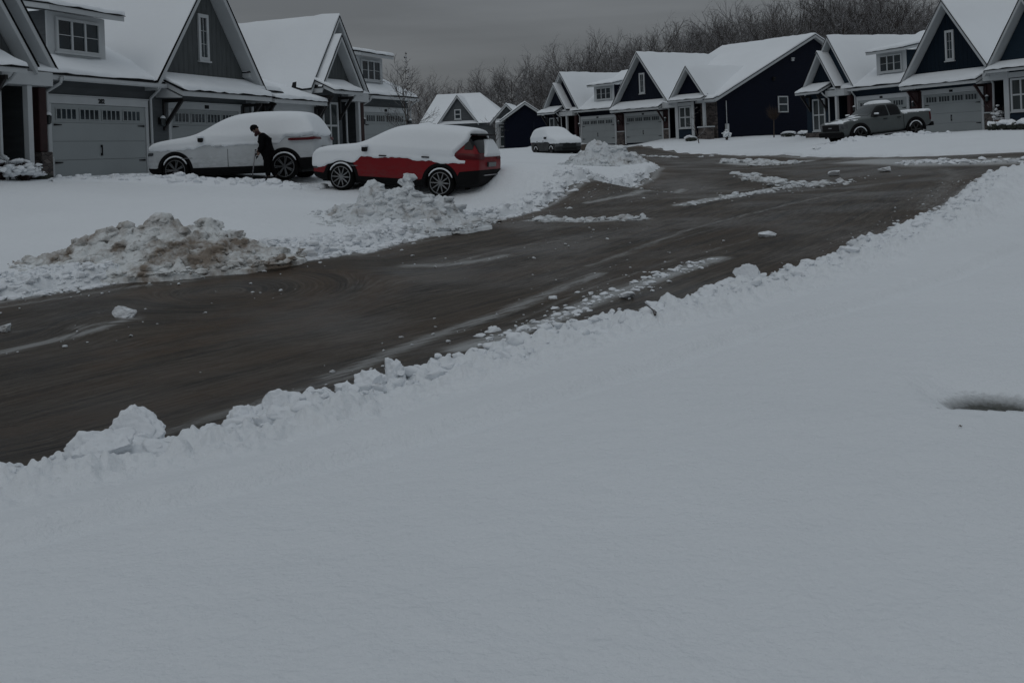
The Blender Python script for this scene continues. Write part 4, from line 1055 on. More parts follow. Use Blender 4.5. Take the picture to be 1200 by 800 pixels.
def red_extra(root, me, full, fx, fz, fw, hw):
    for sg in (1, -1):
        patch(full, lambda x, y, z, a, b, c: AND(rng(x, -2.20 * fx, -1.98 * fx), sg * y - .3, rng(z, 1.22 * fz, 1.47 * fz), (np.abs(b) - .30) * .3, (1.46 * fz - z) * .6 - (x + 2.02 * fx)), .012, M['car_glass'], 'quarter_window', root)
        patch(full, lambda x, y, z, a, b, c: AND(-1.74 * fx - x, sg * y - .46 * fw, rng(z, .985 * fz, 1.12 * fz), .6 - np.abs(z - 1.05 * fz) * 4 + (-1.80 * fx - x) * 1.2), .016, M['tail_red'], 'tail_light', root)
    patch(full, lambda x, y, z, a, b, c: AND(-2.0 * fx - x, (-.30 - a) * .3, rng(z, 1.14 * fz, 1.55 * fz), .72 * fw - np.abs(y)), .010, M['car_glass'], 'rear_window', root)
    mb = MB(); mb.box(-2.26 * fx, -1.95 * fx, -.64 * fw, .64 * fw, 1.575 * fz, 1.625 * fz); sp = mb.build('rear_spoiler', M['black'], root, bevel=.02)
    patch(full, lambda x, y, z, a, b, c: AND(-2.05 * fx - x, (-.25 - a) * .3, rng(z, 1.05 * fz, 1.48 * fz) , .50 - (z / fz - 1.05) * 1.1 - y, .72 * fw - np.abs(y)), .03, M['roof_snow'], 'tailgate_snow', root, lambda p, n: .04 + 0 * p[:, 0])
    mb = MB(); mb.box(-2.46 * fx, -2.41 * fx, -.30, .30, .80 * fz, .92 * fz); mb.build('number_plate', M['blind_glass'], root, bevel=.01)
    mb = MB(); mb.box(-2.47 * fx, -2.36 * fx, -.62, .62, .62, .645); mb.build('bumper_trim', M['chrome'], root)
    for x in (.22 * fx, -.98 * fx):
        for sg in (1, -1): handle_part(root, x, sg * (hw + .02), .96 * fz if x > 0 else .985 * fz, sg, 'black')
    for sg in (1, -1):
        mb = MB(); a, b = sorted((sg * (hw - .01), sg * (hw + .006))); mb.box(.95 * fx, 1.2 * fx, a, b, .70, .715); mb.build('door_badge', M['chrome'], root)
        patch(full, lambda x, y, z, a, b, c: AND(x - 2.12 * fx, sg * y - .45 * fw, rng(z, .54 * fz, .70 * fz)), .010, M['headlamp'], 'headlight', root)
def red_line(x, y):
    return np.interp(x, [-2.6, -1.9, -1.4, -.2, .9, 1.1, 1.9, 2.1, 2.6], [.92, .90, .90, .98, .98, .80, .74, .64, .60])
def red_bare(x, z, y):         # the rear pillar, lamp and window stand clear of the snow
    return OR(AND(-1.76 - x - np.maximum(0, z - 1.12) * .95 - np.maximum(0, 1.05 - z) * 1.2, z - .95, 1.60 - z), AND(-2.05 - x, 1.60 - z, z - .5))
red = suv('red_suv', 'bright red car half buried in snow, parked nearest the road', 1.05, 1.06, 1.03, 'red_paint', 'alloy', 10, .375, (1.50, -1.46),
          red_line, lambda x: np.interp(x, [-2.6, -2.0, -1.9, 1.9, 2.0, 2.6], [.78, .70, .43, .43, .46, .48]), 31, red_extra, bare=red_bare)
AX = math.atan2(LD1[0], -LD1[1])            # nose direction: into the left-hand driveways
def white_extra(root, me, full, fx, fz, fw, hw):
    for sg in (1, -1):
        patch(full, lambda x, y, z, a, b, c: AND(-1.70 * fx - x, sg * y - .42 * fw, rng(z, 1.00 * fz, 1.06 * fz), .02 + (-1.75 * fx - x) * .15 - np.abs(z - 1.03 * fz) * .6), .075, M['tail_red'], 'tail_light', root)
    mb = MB(); mb.box(-2.20 * fx, -2.00 * fx, -.66 * fw, .66 * fw, 1.47 * fz, 1.525 * fz); mb.build('rear_spoiler', M['black'], root, bevel=.02)
    mb = MB(); mb.box(-2.46 * fx, -2.40 * fx, -.3, .3, .72 * fz, .84 * fz); mb.build('number_plate', M['blind_glass'], root, bevel=.01)
    for x in (.25 * fx, -.95 * fx):
        for sg in (1, -1): handle_part(root, x, sg * hw, .95 * fz, sg, 'white_paint')
    for sg in (1, -1):
        patch(full, lambda x, y, z, a, b, c: AND(x - 2.12 * fx, sg * y - .45 * fw, rng(z, .74 * fz, .82 * fz)), .010, M['headlamp'], 'headlight', root)
        mb = MB(); a, b = sorted((sg * (hw - .01), sg * (hw + .006))); mb.box(1.0 * fx, 1.32 * fx, a, b, .74, .756); mb.build('door_badge', M['chrome'], root)
        for xs in (.0, -1.16):
            mb = MB(); a, b = sorted((sg * (hw - .012), sg * (hw + .004))); mb.box(xs - .005, xs + .005, a, b, .45, .98); mb.build('door_seam', M['grey_paint'], root)
white = suv('white_suv', 'white car with dark sills, largest of the snow covered cars, parked before the grey house', 1.105, 1.15, 1.06, 'white_paint', 'dark_alloy', 7, .40, (1.66, -1.72),
            lambda x, y: np.interp(x, [-2.8, -1.8, -1.6, .9, 1.1], [1.28, 1.26, 1.08, 1.08, 1.0]), lambda x: np.interp(x, [-2.8, -2.1, -1.95, 2.0, 2.8], [.66, .64, .45, .45, .50]), 32, white_extra)
def dark_extra(root, me, full, fx, fz, fw, hw):
    for x in (.15 * fx, -.95 * fx):
        for sg in (1, -1): handle_part(root, x, sg * hw, .93 * fz, sg, 'black')
    for sg in (1, -1):
        patch(full, lambda x, y, z, a, b, c: AND(x - 2.08 * fx, sg * y - .45 * fw, rng(z, .58 * fz, .74 * fz)), .010, M['headlamp'], 'headlight', root)
        patch(full, lambda x, y, z, a, b, c: AND(-2.0 * fx - x, sg * y - .5 * fw, rng(z, .80 * fz, .98 * fz)), .012, M['tail_red'], 'tail_light', root)
    mb = MB(); mb.box(2.28 * fx, 2.37 * fx, -.5, .5, .42, .56); mb.build('grille', M['black'], root, bevel=.01)
dark = suv('dark_car', 'small dark car with a thick snow cap, far away behind the snow pile', .95, 1.10, 1.0, 'dark_paint', 'black_alloy', 10, .34, (1.36, -1.30),
           lambda x, y: np.interp(x, [.9, 1.1], [.96, .84]), lambda x: .38 + 0 * x, 33, dark_extra)

TR = [(2.68, .52, .95, 1.00, .80, .82, .70), (2.60, .42, 1.08, 1.13, .90, .90, .78), (2.2, .40, 1.14, 1.20, .95, .93, .80), (1.6, .40, 1.17, 1.24, .96, .94, .82), (1.18, .40, 1.18, 1.28, .96, .95, .80), (.92, .40, 1.19, 1.36, .96, .95, .72), (.42, .40, 1.20, 1.80, .96, .95, .68), (.10, .40, 1.20, 1.89, .96, .95, .69),
      (-.55, .40, 1.21, 1.89, .96, .95, .69), (-.82, .40, 1.21, 1.82, .96, .95, .70), (-.90, .42, 1.22, 1.30, .96, .95, .80), (-.96, .44, 1.22, 1.25, .96, .95, .88), (-1.6, .46, 1.24, 1.27, .96, .95, .88), (-2.3, .50, 1.25, 1.28, .96, .95, .88), (-2.58, .54, 1.24, 1.27, .94, .94, .87), (-2.64, .60, 1.10, 1.14, .90, .90, .84)]
def pickup():
    root = empty('pickup_truck'); tag(root, 'grey pickup truck with a light dusting of snow, backed up to the blue house garage', 'pickup truck', 'snow covered parked vehicles')
    full = loft_body(TR); R = .41; wx = (1.72, -1.60)
    me = cut_arches(full, [(a, R + .02) for a in wx], R + .10, .4); me.materials.clear(); me.materials.append(M['grey_paint']); shade_smooth(me)
    link(bpy.data.objects.new('body', me), root); hw = .96
    mb = MB(); mb.box(-2.4, 2.3, -.74, .74, .36, .9); mb.build('underbody', M['black'], root)
    for sg in (1, -1):
        patch(full, lambda x, y, z, a, b, c: AND(sg * y - .4, rng(x, -.06, .95), (1.80 - z) * 1.15 - (x - .34), rng(z, 1.23, 1.75), (np.abs(b) - .35) * .3), .012, M['car_glass'], 'front_window', root)
        patch(full, lambda x, y, z, a, b, c: AND(sg * y - .4, rng(x, -.76, -.13), rng(z, 1.23, 1.75), (np.abs(b) - .35) * .3), .012, M['car_glass'], 'rear_door_window', root)
        patch(full, lambda x, y, z, a, b, c: AND(x - 2.40, sg * y - .52, rng(z, .82, 1.06)), .012, M['headlamp'], 'headlight', root)
        patch(full, lambda x, y, z, a, b, c: AND(-2.48 - x, sg * y - .72, rng(z, .82, 1.20)), .014, M['tail_red'], 'tail_light', root)
        mirror_part(root, .78, sg * .93, 1.28, sg)
        for x in (.20, -.62): handle_part(root, x, sg * hw, 1.10, sg, 'black')
        mb = MB(); a, b = sorted((sg * .80, sg * .99)); mb.box(-1.0, 1.05, a, b, .34, .40); mb.build('side_step', M['chrome'], root, bevel=.02)
        mb = MB(); a, b = sorted((sg * .955, sg * .966)); mb.box(-.905, -.893, a, b, .5, 1.2); mb.build('bed_gap', M['black'], root)
        for x in wx:
            mb = MB(); n = 18; vs = []
            for i in range(n + 1):
                t = math.radians(-8 + 196 * i / n)
                for (rr, yy) in ((R + .09, .90), (R + .09, 1.0), (R + .19, .985), (R + .19, .90)): vs.append((x + rr * math.cos(t), sg * yy, R + .02 + rr * math.sin(t)))
            mb.add(vs, [(i * 4 + j, i * 4 + (j + 1) % 4, i * 4 + 4 + (j + 1) % 4, i * 4 + 4 + j) for i in range(n) for j in range(4)]); mb.build('fender_flare', M['cladding'], root, smooth=False)
            wheel(root, x, sg * .83, R, .27, 'black_alloy', 6, True, sg)
    patch(full, lambda x, y, z, a, b, c: AND(rng(x, .34, 1.04), .70 - np.abs(y), rng(z, 1.27, 1.80), (a - .25) * .3), .010, M['blind_glass'], 'windscreen', root)
    mb = MB(); mb.box(2.60, 2.70, -.62, .62, .72, 1.02); g = mb.build('grille', M['black'], root, bevel=.02)
    mb = MB(); mb.box(2.70, 2.715, -.12, .12, .85, .90); mb.build('grille_badge', M['chrome'], g)
    mb = MB(); mb.box(2.55, 2.78, -.86, .86, .44, .66); mb.build('front_bumper', M['cladding'], root, bevel=.05, seg=3)
    mb = MB(); mb.box(-2.80, -2.60, -.88, .88, .50, .70); mb.build('rear_bumper', M['cladding'], root, bevel=.04, seg=3)
    def th(p, n): return .03 + .05 * np.maximum(0, n[:, 2]) + .03 * ncoord(p[:, 0], p[:, 1], p[:, 2], 3, 77)
    patch(full, lambda x, y, z, a, b, c: AND(z - 1.825 - .06 * ncoord(x, y, z, 5, 71), rng(x, -1, .5)), .02, M['roof_snow'], 'roof_snow', root, th)
    patch(full, lambda x, y, z, a, b, c: AND(rng(x, -2.6, -.97), (c - .6) * .3, (ncoord(x, y, z, 3, 72) + .12) * .3), .02, M['roof_snow'], 'bed_snow', root, th)
    patch(full, lambda x, y, z, a, b, c: AND(x - .9, (c - .6) * .3, rng(z, 1.05, 1.4), (ncoord(x, y, z, 3, 73) - .03) * .3), .008, M['roof_snow'], 'hood_snow', root, lambda p, n: .01 + 0 * p[:, 0])
    return root
truck = pickup()

def set_vehicle(root, pa, pb, Ya, Yb, wx, side, R):
    """stand a vehicle so that its front and rear wheel on the seen side meet the ground at two places"""
    A = np.array(atY(pa[0], pa[1], Ya)); B = np.array(atY(pb[0], pb[1], Yb))
    return A, B
def stand(root, x, y, ang, z=None, pitch=None, wx=(1.4, -1.4)):
    c, s = math.cos(ang), math.sin(ang)
    zf = T1(x + c * wx[0], y + s * wx[0]) + .09; zr = T1(x + c * wx[1], y + s * wx[1]) + .09
    p = math.atan2(zf - zr, wx[0] - wx[1]) if pitch is None else pitch
    zz = (zf * -wx[1] + zr * wx[0]) / (wx[0] - wx[1]) if z is None else z
    root.rotation_euler = (0, -p, ang); root.location = (x, y, zz); return zz, p
NL = math.atan2(LD1[0] * 1.0, -LD1[1]) ; NL = math.atan2(.287, -.958)   # into the left driveways (away from the street)
a_ = atY(474, 225, 28.6); stand(red, a_[0], a_[1], math.pi - math.radians(19), z=a_[2], pitch=.085)
a_ = atY(283, 212, 31.4); stand(white, a_[0], a_[1], math.pi - math.radians(7), z=a_[2], pitch=.0)
a_ = atY(652, 183.5, 67); stand(dark, a_[0], a_[1], math.radians(-70), z=a_[2], pitch=0)
a_ = atY(1028, 165.5, 50.5); stand(truck, a_[0], a_[1], math.radians(180 + 20), z=a_[2], pitch=-.065)
print('truck z', truck.location[:], 'terr red', T1(*red.location[:2]), 'white', T1(*white.location[:2]), 'dark', T1(*dark.location[:2]))

# low ridge of cleared snow in front of the cars, and snow lying against the garage
def drift(pts, Ys, hgt, width, seed, label, lumps=0):
    P = [atY(px, py, Y) for (px, py), Y in zip(pts, Ys)]; line = np.array([p[:2] for p in P]); r = np.random.RandomState(seed); L = Lumps()
    seg = np.hypot(*(line[1:] - line[:-1]).T); cum = np.r_[0, seg.cumsum()]; n = int(cum[-1] / .07); m = 16
    t = np.linspace(0, cum[-1], n); cx = np.interp(t, cum, line[:, 0]); cy = np.interp(t, cum, line[:, 1])
    tx = np.gradient(cx); ty = np.gradient(cy); l = np.hypot(tx, ty); nx, ny = -ty / l, tx / l
    W = np.linspace(-1, 1, m); X = cx[:, None] + nx[:, None] * W * width; Y = cy[:, None] + ny[:, None] * W * width
    H = hgt * (1 - W ** 2)[None] * (.35 + 1.3 * fbm(X * 1.6, Y * 1.6, 4, seed, .6)) * np.sin(np.linspace(.05, math.pi - .05, n))[:, None] ** .3
    Z = terr(X, Y) + .06 + H
    idx = np.arange(n * m).reshape(n, m); f = np.stack([idx[:-1, :-1], idx[:-1, 1:], idx[1:, 1:], idx[1:, :-1]], -1).reshape(-1, 4)
    L.grid(np.c_[X.ravel(), Y.ravel(), Z.ravel()], f)
    for i in range(lumps):
        k = r.randint(n); j = r.randint(3, m - 3); s = .04 + .11 * r.rand() ** 2; L.chunk((X[k, j], Y[k, j], Z[k, j]), s, r)
    o = L.build('snow_drift', M['bank_snow']); tag(o, label, 'snow drift')
drift([(60, 213), (130, 213), (200, 213), (280, 214), (350, 216), (378, 217)], (27.4, 28.2, 28.8, 28.9, 28.9, 28.8), .20, .55, 61, 'low lumpy snow drift in front of the white car and garage', 160)
drift([(955, 169), (1000, 167.5), (1060, 163.5), (1110, 160.5)], (47.6, 47.8, 48.2, 48.8), .20, .6, 62, 'low snow drift along the front of the grey pickup', 70)

# ------------------------------------------------------------------ person with a snow shovel
def skin_mesh(name, joints, edges, radii_, mat, parent, sub=2, root=0):
    me = bpy.data.meshes.new(name); me.from_pydata(joints, edges, []); me.materials.append(mat)
    o = link(bpy.data.objects.new(name, me), None)
    m = o.modifiers.new('skin', 'SKIN'); m.use_smooth_shade = True
    for i, r in enumerate(radii_): me.skin_vertices[0].data[i].radius = (r, r) if not isinstance(r, tuple) else r
    for i in range(len(joints)): me.skin_vertices[0].data[i].use_root = (i == root)
    s = o.modifiers.new('sub', 'SUBSURF'); s.levels = sub; s.render_levels = sub
    m2 = evalmesh(o); bpy.data.objects.remove(o); m2.materials.clear(); m2.materials.append(mat); shade_smooth(m2)
    return link(bpy.data.objects.new(name, m2), parent)
def person():
    # local: +X is where the figure faces, feet at z=0
    root = empty('person'); tag(root, 'stooping person in black coat and hat clearing snow with a shovel beside the white car', 'person')
    J = [(0, 0, .86), (.02, 0, 1.02), (.06, 0, 1.20), (.12, 0, 1.34), (.20, 0, 1.42), (.25, 0, 1.47),          # 0-5 pelvis..neck
         (0, .10, .80), (.05, .11, .45), (-.02, .11, .10), (.06, .11, .045), (.17, .12, .03),                    # 6-10 left leg
         (0, -.10, .80), (-.06, -.11, .46), (-.20, -.11, .11), (-.14, -.11, .045), (-.03, -.12, .03),            # 11-15 right leg
         (.13, .19, 1.32), (.15, .24, 1.06), (.24, .20, .84), (.28, .17, .78),                                    # 16-19 left arm
         (.13, -.19, 1.32), (.19, -.23, 1.08), (.30, -.12, .92), (.33, -.08, .86),                                # 20-23 right arm
         (.27, 0, 1.50), (.31, 0, 1.56), (.34, 0, 1.62)]                                                         # 24-26 head core
    E = [(0, 1), (1, 2), (2, 3), (3, 4), (4, 5), (0, 6), (6, 7), (7, 8), (8, 9), (9, 10), (0, 11), (11, 12), (12, 13), (13, 14), (14, 15), (3, 16), (16, 17), (17, 18), (18, 19), (3, 20), (20, 21), (21, 22), (22, 23), (5, 24), (24, 25), (25, 26)]
    Rr = [.13, .14, .15, .14, .08, .055, .085, .065, .05, .05, .035, .085, .065, .05, .05, .035, .065, .05, .04, .035, .065, .05, .04, .035, .06, .085, .07]
    skin_mesh('body', J, E, Rr, M['skin'], root)
    # head with face
    v, f = ICO3; q = v.copy() * np.array([.098, .078, .118])
    jaw = q[:, 2] < -.02; q[jaw, 0] = q[jaw, 0] * .95 + .01; q[jaw, 1] *= 1 + (q[jaw, 2] + .02) * 3.0
    dx = v @ np.array([.94, 0, -.20]); nose = np.exp(-((v[:, 1] / .18) ** 2 + ((v[:, 2] + .12) / .24) ** 2)) * (v[:, 0] > .5); q[:, 0] += nose * .026
    for sg in (1, -1): eye = np.exp(-(((v[:, 1] - sg * .36) / .18) ** 2 + ((v[:, 2] - .10) / .13) ** 2)) * (v[:, 0] > .5); q[:, 0] -= eye * .012
    mouth = np.exp(-((v[:, 1] / .28) ** 2 + ((v[:, 2] + .48) / .06) ** 2)) * (v[:, 0] > .4); q[:, 0] -= mouth * .007
    hd = npmesh('head', q, f, M['skin'], root); hd.location = (.345, 0, 1.585); hd.rotation_euler = (0, 1.12, 0)
    for sg in (1, -1):
        mb = MB(); mb.lathe([(0, -.006), (.011, -.004), (.011, .004), (0, .006)], 8, 'y', c=(.088, sg * .028, .012)); mb.build('eye', M['black'], hd)
        e2 = npmesh('ear', ICO2[0] * np.array([.018, .010, .030]), ICO2[1], M['skin'], hd); e2.location = (-.005, sg * .078, -.005)
    k = (q[:, 2] > .022 - .25 * (q[:, 0] < .04) * .2) | ((q[:, 0] < -.035) & (q[:, 2] > -.07)); kf = k[f].all(1)
    ht = npmesh('hat', q * 1.26 + np.array([-.010, 0, .012]), f[kf], M['coat'], hd)
    sm = ht.modifiers.new('s', 'SOLIDIFY'); sm.thickness = .015
    mb = MB(); mb.tube((-.05, 0, .055), (.065, 0, .05), .101, .088, 18, cap=False); 
    # coat: torso, hood at the neck and sleeves; hem below the hips
    JC = [(-.02, 0, .66), (0, 0, .90), (.03, 0, 1.06), (.07, 0, 1.22), (.12, 0, 1.36), (.21, 0, 1.45), (.13, .20, 1.33), (.15, .25, 1.06), (.235, .205, .86), (.13, -.20, 1.33), (.19, -.24, 1.08), (.29, -.13, .93)]
    EC = [(0, 1), (1, 2), (2, 3), (3, 4), (4, 5), (4, 6), (6, 7), (7, 8), (4, 9), (9, 10), (10, 11)]
    skin_mesh('coat', JC, EC, [(.24, .22), (.22, .21), (.21, .20), (.205, .20), (.175, .17), .12, .095, .078, .062, .095, .078, .062], M['coat'], root, 2, 2)
    skin_mesh('trousers', [(0, 0, .82), (0, .10, .78), (.05, .11, .45), (-.02, .11, .12), (0, -.10, .78), (-.06, -.11, .46), (-.20, -.11, .13)], [(0, 1), (1, 2), (2, 3), (0, 4), (4, 5), (5, 6)], [.14, .115, .092, .08, .115, .092, .08], M['trousers'], root)
    for (a, b, c) in (((-.03, .11, .16), (0, .11, .05), (.16, .12, .04)), ((-.21, -.11, .17), (-.16, -.11, .05), (0, -.12, .04))):
        skin_mesh('boot', [a, b, c], [(0, 1), (1, 2)], [.075, .068, .05], M['black'], root)
    skin_mesh('scarf', [(.19, .09, 1.47), (.30, .06, 1.49), (.335, .0, 1.47), (.28, -.09, 1.47), (.31, .02, 1.36)], [(0, 1), (1, 2), (2, 3), (2, 4)], [.06, .06, .06, .06, .05], M['scarf'], root)
    for (hx, hy, hz) in ((.285, .16, .77), (.335, -.06, .85)):
        J2 = [(hx, hy, hz), (hx + .03, hy, hz - .05)]; E2 = [(0, 1)]; R2 = [.034, .032]
        for i in range(4):
            b0 = (hx + .025, hy - .028 + .019 * i, hz - .06); J2 += [b0, (b0[0] + .028 - .004 * abs(i - 1), b0[1] - .006, b0[2] - .022), (b0[0] + .012, b0[1] - .012, b0[2] - .045 + .004 * abs(i - 1))]
            n0 = len(J2) - 3; E2 += [(1, n0), (n0, n0 + 1), (n0 + 1, n0 + 2)]; R2 += [.012, .0105, .0095]
        J2 += [(hx - .005, hy - .04, hz - .02), (hx + .015, hy - .055, hz - .045)]; n0 = len(J2) - 2; E2 += [(0, n0), (n0, n0 + 1)]; R2 += [.013, .011]
        skin_mesh('glove', J2, E2, R2, M['black'], root, 1)
    return root
per = person()
pp = atY(315, 211, 29.7); per.location = (pp[0], pp[1], pp[2] - .02); per.rotation_euler = (0, 0, math.radians(180 + 8)); per.scale = (.97, 1.08, .95)
def shovel():
    root = empty('snow_shovel'); tag(root, 'snow shovel with a straight shaft held by the person in black', 'shovel')
    mb = MB(); mb.tube((.36, .03, .93), (.47, .02, .16), .016, n=8); mb.build('shaft', M['shovel_steel'], root, smooth=True)
    mb = MB(); mb.tube((.345, -.06, .95), (.345, .12, .95), .018, n=8); mb.build('grip', M['black'], root, smooth=True)
    mb = MB(); n = 8; vs = []
    for i in range(n + 1):
        t = i / n; b = -.10 * math.sin(t * math.pi * .5)
        for y in (-.22, .26): vs.append((.46 + .20 * t, y, .20 - .20 * t + b * .3))
        for y in (.26, -.22): vs.append((.47 + .20 * t, y, .185 - .20 * t + b * .3))
    mb.add(vs, [(i * 4 + j, i * 4 + (j + 1) % 4, i * 4 + 4 + (j + 1) % 4, i * 4 + 4 + j) for i in range(n) for j in range(4)] + [(0, 1, 2, 3), (n * 4 + 3, n * 4 + 2, n * 4 + 1, n * 4)])
    mb.build('blade', M['black'], root)
    return root
sh = shovel(); sh.location = per.location; sh.rotation_euler = per.rotation_euler; sh.scale = per.scale

# ------------------------------------------------------------------ trees and shrubs
def tree_mesh(seed, H, spread=.36, levels=3, n1=15, n2=7, n3=6, twig=.018, upright=.55, trunkr=None, clear=.22):
    r = random.Random(seed); trunk = MB(); crown = MB()
    def branch(mb, p, d, L, r0, segs, wig, sides, up):
        pts = [p]; q = p.copy(); dd = d.copy()
        for i in range(segs):
            dd = (dd + Vector((r.gauss(0, wig), r.gauss(0, wig), r.gauss(0, wig) + up))).normalized(); q = q + dd * (L / segs); pts.append(q.copy())
        for i in range(segs):
            a = r0 * (1 - .75 * i / segs); b = r0 * (1 - .75 * (i + 1) / segs); mb.tube(pts[i], pts[i + 1], a, b, sides, cap=False)
        return pts
    tr = trunkr or H * .014
    tp = branch(trunk, Vector((0, 0, -.6)), Vector((0, 0, 1)), H * .88, tr, 9, .06, 7, .12)
    def along(pts, t):
        k = t * (len(pts) - 1); i = min(int(k), len(pts) - 2); return pts[i].lerp(pts[i + 1], k - i), (pts[i + 1] - pts[i]).normalized()
    def kids(pts, n, lo, Lr, r0, lvl, ang):
        for i in range(n):
            t = lo + (1 - lo) * (i + r.random()) / n; p, d = along(pts, min(t, .999))
            az = r.random() * 2 * math.pi; o = d.orthogonal().normalized(); o = Matrix.Rotation(az, 3, d) @ o
            a = ang * (.7 + .65 * r.random()); dd = (d * math.cos(a) + o * math.sin(a)).normalized()
            if lvl == 1: L = Lr * (.42 + .62 * math.sin(math.pi * (.12 + .80 * t))) * (.7 + .5 * r.random())
            else: L = Lr * (1.1 - .6 * t) * (.6 + .6 * r.random())
            bp = branch(crown, p, dd, L, r0 * (1.1 - .6 * t), 5 if lvl == 1 else 3, .20 if lvl == 1 else .17, 4 if lvl == 1 else 3, .05 * upright * 2)
            if lvl == 1: kids(bp, n2, .22, L * .55, max(twig * 1.5, r0 * .42), 2, .75)
            elif lvl == 2 and levels > 2: kids(bp, n3, .2, L * .55, twig, 3, .7)
    kids(tp, n1, clear, H * spread * 1.25, tr * .62, 1, .92)
    def fin(mb, nm, mat):
        me = bpy.data.meshes.new(nm); me.from_pydata(mb.v, [], mb.f); me.materials.append(mat); shade_smooth(me); return me
    return fin(trunk, 'trunk', M['bark']), fin(crown, 'crown', M['twig'])
VAR = [tree_mesh(41, 13, .40, 3, 20, 9, 6, .013, .30, .15), tree_mesh(42, 13, .44, 3, 18, 9, 6, .013, .40, .15), tree_mesh(43, 13, .35, 3, 20, 9, 6, .013, .25, .15), tree_mesh(44, 13, .46, 3, 16, 10, 6, .013, .35, .16, .32), tree_mesh(45, 13, .40, 3, 19, 9, 6, .013, .3, .15, .22)]
LBL = 'bare grey winter tree dusted with snow, in the wood beyond the houses'
def put_tree(px, topy, Y, k, dx=0):
    x = atY(px, topy, Y)[0] + dx; ztop = atY(px, topy, Y)[2]; z = T1(x, Y); H = max(5.0, ztop - z)
    o = empty('bare_tree', (x, Y, z), rnd.random() * 6.28); tag(o, LBL, 'tree', 'bare trees in the wood beyond the houses')
    s = H / 12.6; o.scale = (s * rnd.uniform(.85, 1.15), s * rnd.uniform(.85, 1.15), s)
    tm, cm = VAR[k % len(VAR)]
    link(bpy.data.objects.new('trunk', tm), o); link(bpy.data.objects.new('crown', cm), o)
SKY = [(470, 110), (490, 103), (520, 97), (545, 101), (570, 95), (600, 83), (640, 78), (660, 66), (700, 56), (730, 50), (760, 50), (800, 40), (830, 26), (870, 21), (900, 24), (940, 9), (970, 6), (1000, -2), (1040, -4), (1072, 8), (1095, 22), (1160, 20)]
def skyl(px): return float(np.interp(px, [a for a, b in SKY], [b for a, b in SKY]))
k = 0
for row, (Yb, step, drop) in enumerate(((118, 20, 6), (130, 20, 1), (142, 19, -1), (156, 19, 0), (172, 20, 3))):
    px = 480 + row * 6
    while px < 1130:
        j = rnd.uniform(-8, 8); Y = Yb + rnd.uniform(-5, 5) + max(0, (700 - px)) * .12
        if not (row == 0 and px < 660):
            put_tree(px + j, skyl(px + j) + drop + (rnd.uniform(4, 26) if rnd.random() < .68 else rnd.uniform(-6, 2)), Y, k)
        k += 1; px += step * rnd.uniform(.8, 1.2)
for px in (1180, 1260, 1340, 1420): put_tree(px, 25 + rnd.uniform(0, 15), 130, k); k += 1

# undergrowth that closes the foot of the wood
def thicket():
    mb = MB(); r = random.Random(3)
    for i in range(2600):
        px = r.uniform(470, 1120); Y = r.uniform(122, 165); x = atY(px, 100, Y)[0]; z = T1(x, Y) if i % 40 == 0 else 2.2
        L = r.uniform(2.0, 5.0); d = Vector((r.gauss(0, .3), r.gauss(0, .2), 1)).normalized()
        p = Vector((x, Y, z - .3)); q = p + d * L; mb.tube(p, q, .05, .02, 3, cap=False)
        for b in range(3):
            t = r.uniform(.3, .9); a = p.lerp(q, t); e = a + Vector((r.gauss(0, .7), r.gauss(0, .3), r.uniform(.2, 1.2))); mb.tube(a, e, .025, .012, 3, cap=False)
    o = mb.build('undergrowth', M['twig'], fixn=False); tag(o, 'brushy bare undergrowth at the foot of the far wood', 'undergrowth', kind='stuff')
thicket()

def young_tree():
    P = atY(480, 180, 46); z = T1(P[0], P[1]); o = empty('young_tree', (P[0], P[1], z)); tag(o, 'slender young tree with dead leaves at its tip beside the corner garage', 'tree')
    tm, cm = tree_mesh(78, 5.0, .26, 3, 26, 7, 4, .007, .9, .045, .10)
    link(bpy.data.objects.new('trunk', tm), o); link(bpy.data.objects.new('crown', cm), o)
    mb = MB(); r = random.Random(4)
    for i in range(120):
        t = r.random() ** .8; h = 2.4 + 2.4 * t; rr = .40 * (1.12 - t); a = r.random() * 6.28
        p = Vector((rr * math.cos(a) * r.random(), rr * math.sin(a) * r.random(), h)); u = Vector((r.gauss(0, 1), r.gauss(0, 1), r.gauss(0, 1))).normalized() * .05; v = u.orthogonal().normalized() * .035
        mb.add([p - u, p + v, p + u, p - v], [(0, 1, 2, 3)])
    mb.build('dead_leaves', M['bush_twig'], o, fixn=False)
young_tree()
def sapling(px, py, Y, H, label, seed, n1=8, spread=.2, up=.5, name='sapling'):
    P = atY(px, py, Y); z = T1(P[0], P[1]); o = empty(name, (P[0], P[1], z)); tag(o, label, 'tree')
    tm, cm = tree_mesh(seed, H, spread, 2, n1, 4, 3, .012, up, .04, .3); link(bpy.data.objects.new('trunk', tm), o); link(bpy.data.objects.new('crown', cm), o); return o
sapling(820, 172, 73, 3.7, 'thin sapling in front of the small entry gable of the navy house', 81)
sapling(581, 178, 90, 3.9, 'bare sapling before the wing of the small far grey house', 82, 10, .35, .6)
def lollipop():
    P = atY(907, 166, 73); z = T1(P[0], P[1]); o = empty('ornamental_tree', (P[0], P[1], z)); tag(o, 'small round headed brown tree before the dark navy side wall', 'tree')
    mb = MB(); mb.tube((0, 0, -.4), (.05, 0, 1.5), .05, .035, 8); mb.build('trunk', M['bark'], o)
    mb = MB(); r = random.Random(9)
    for i in range(260):
        u = Vector((r.gauss(0, 1), r.gauss(0, 1), r.gauss(0, 1))).normalized(); a = Vector((.05, 0, 1.5)) + u * .15; e = Vector((.0, 0, 1.95)) + u * r.uniform(.3, .62); mb.tube(a, e, .007, .003, 3, cap=False)
    mb.build('crown', simple('brown_twig', (.045, .03, .022), .9), o, fixn=False)
lollipop()
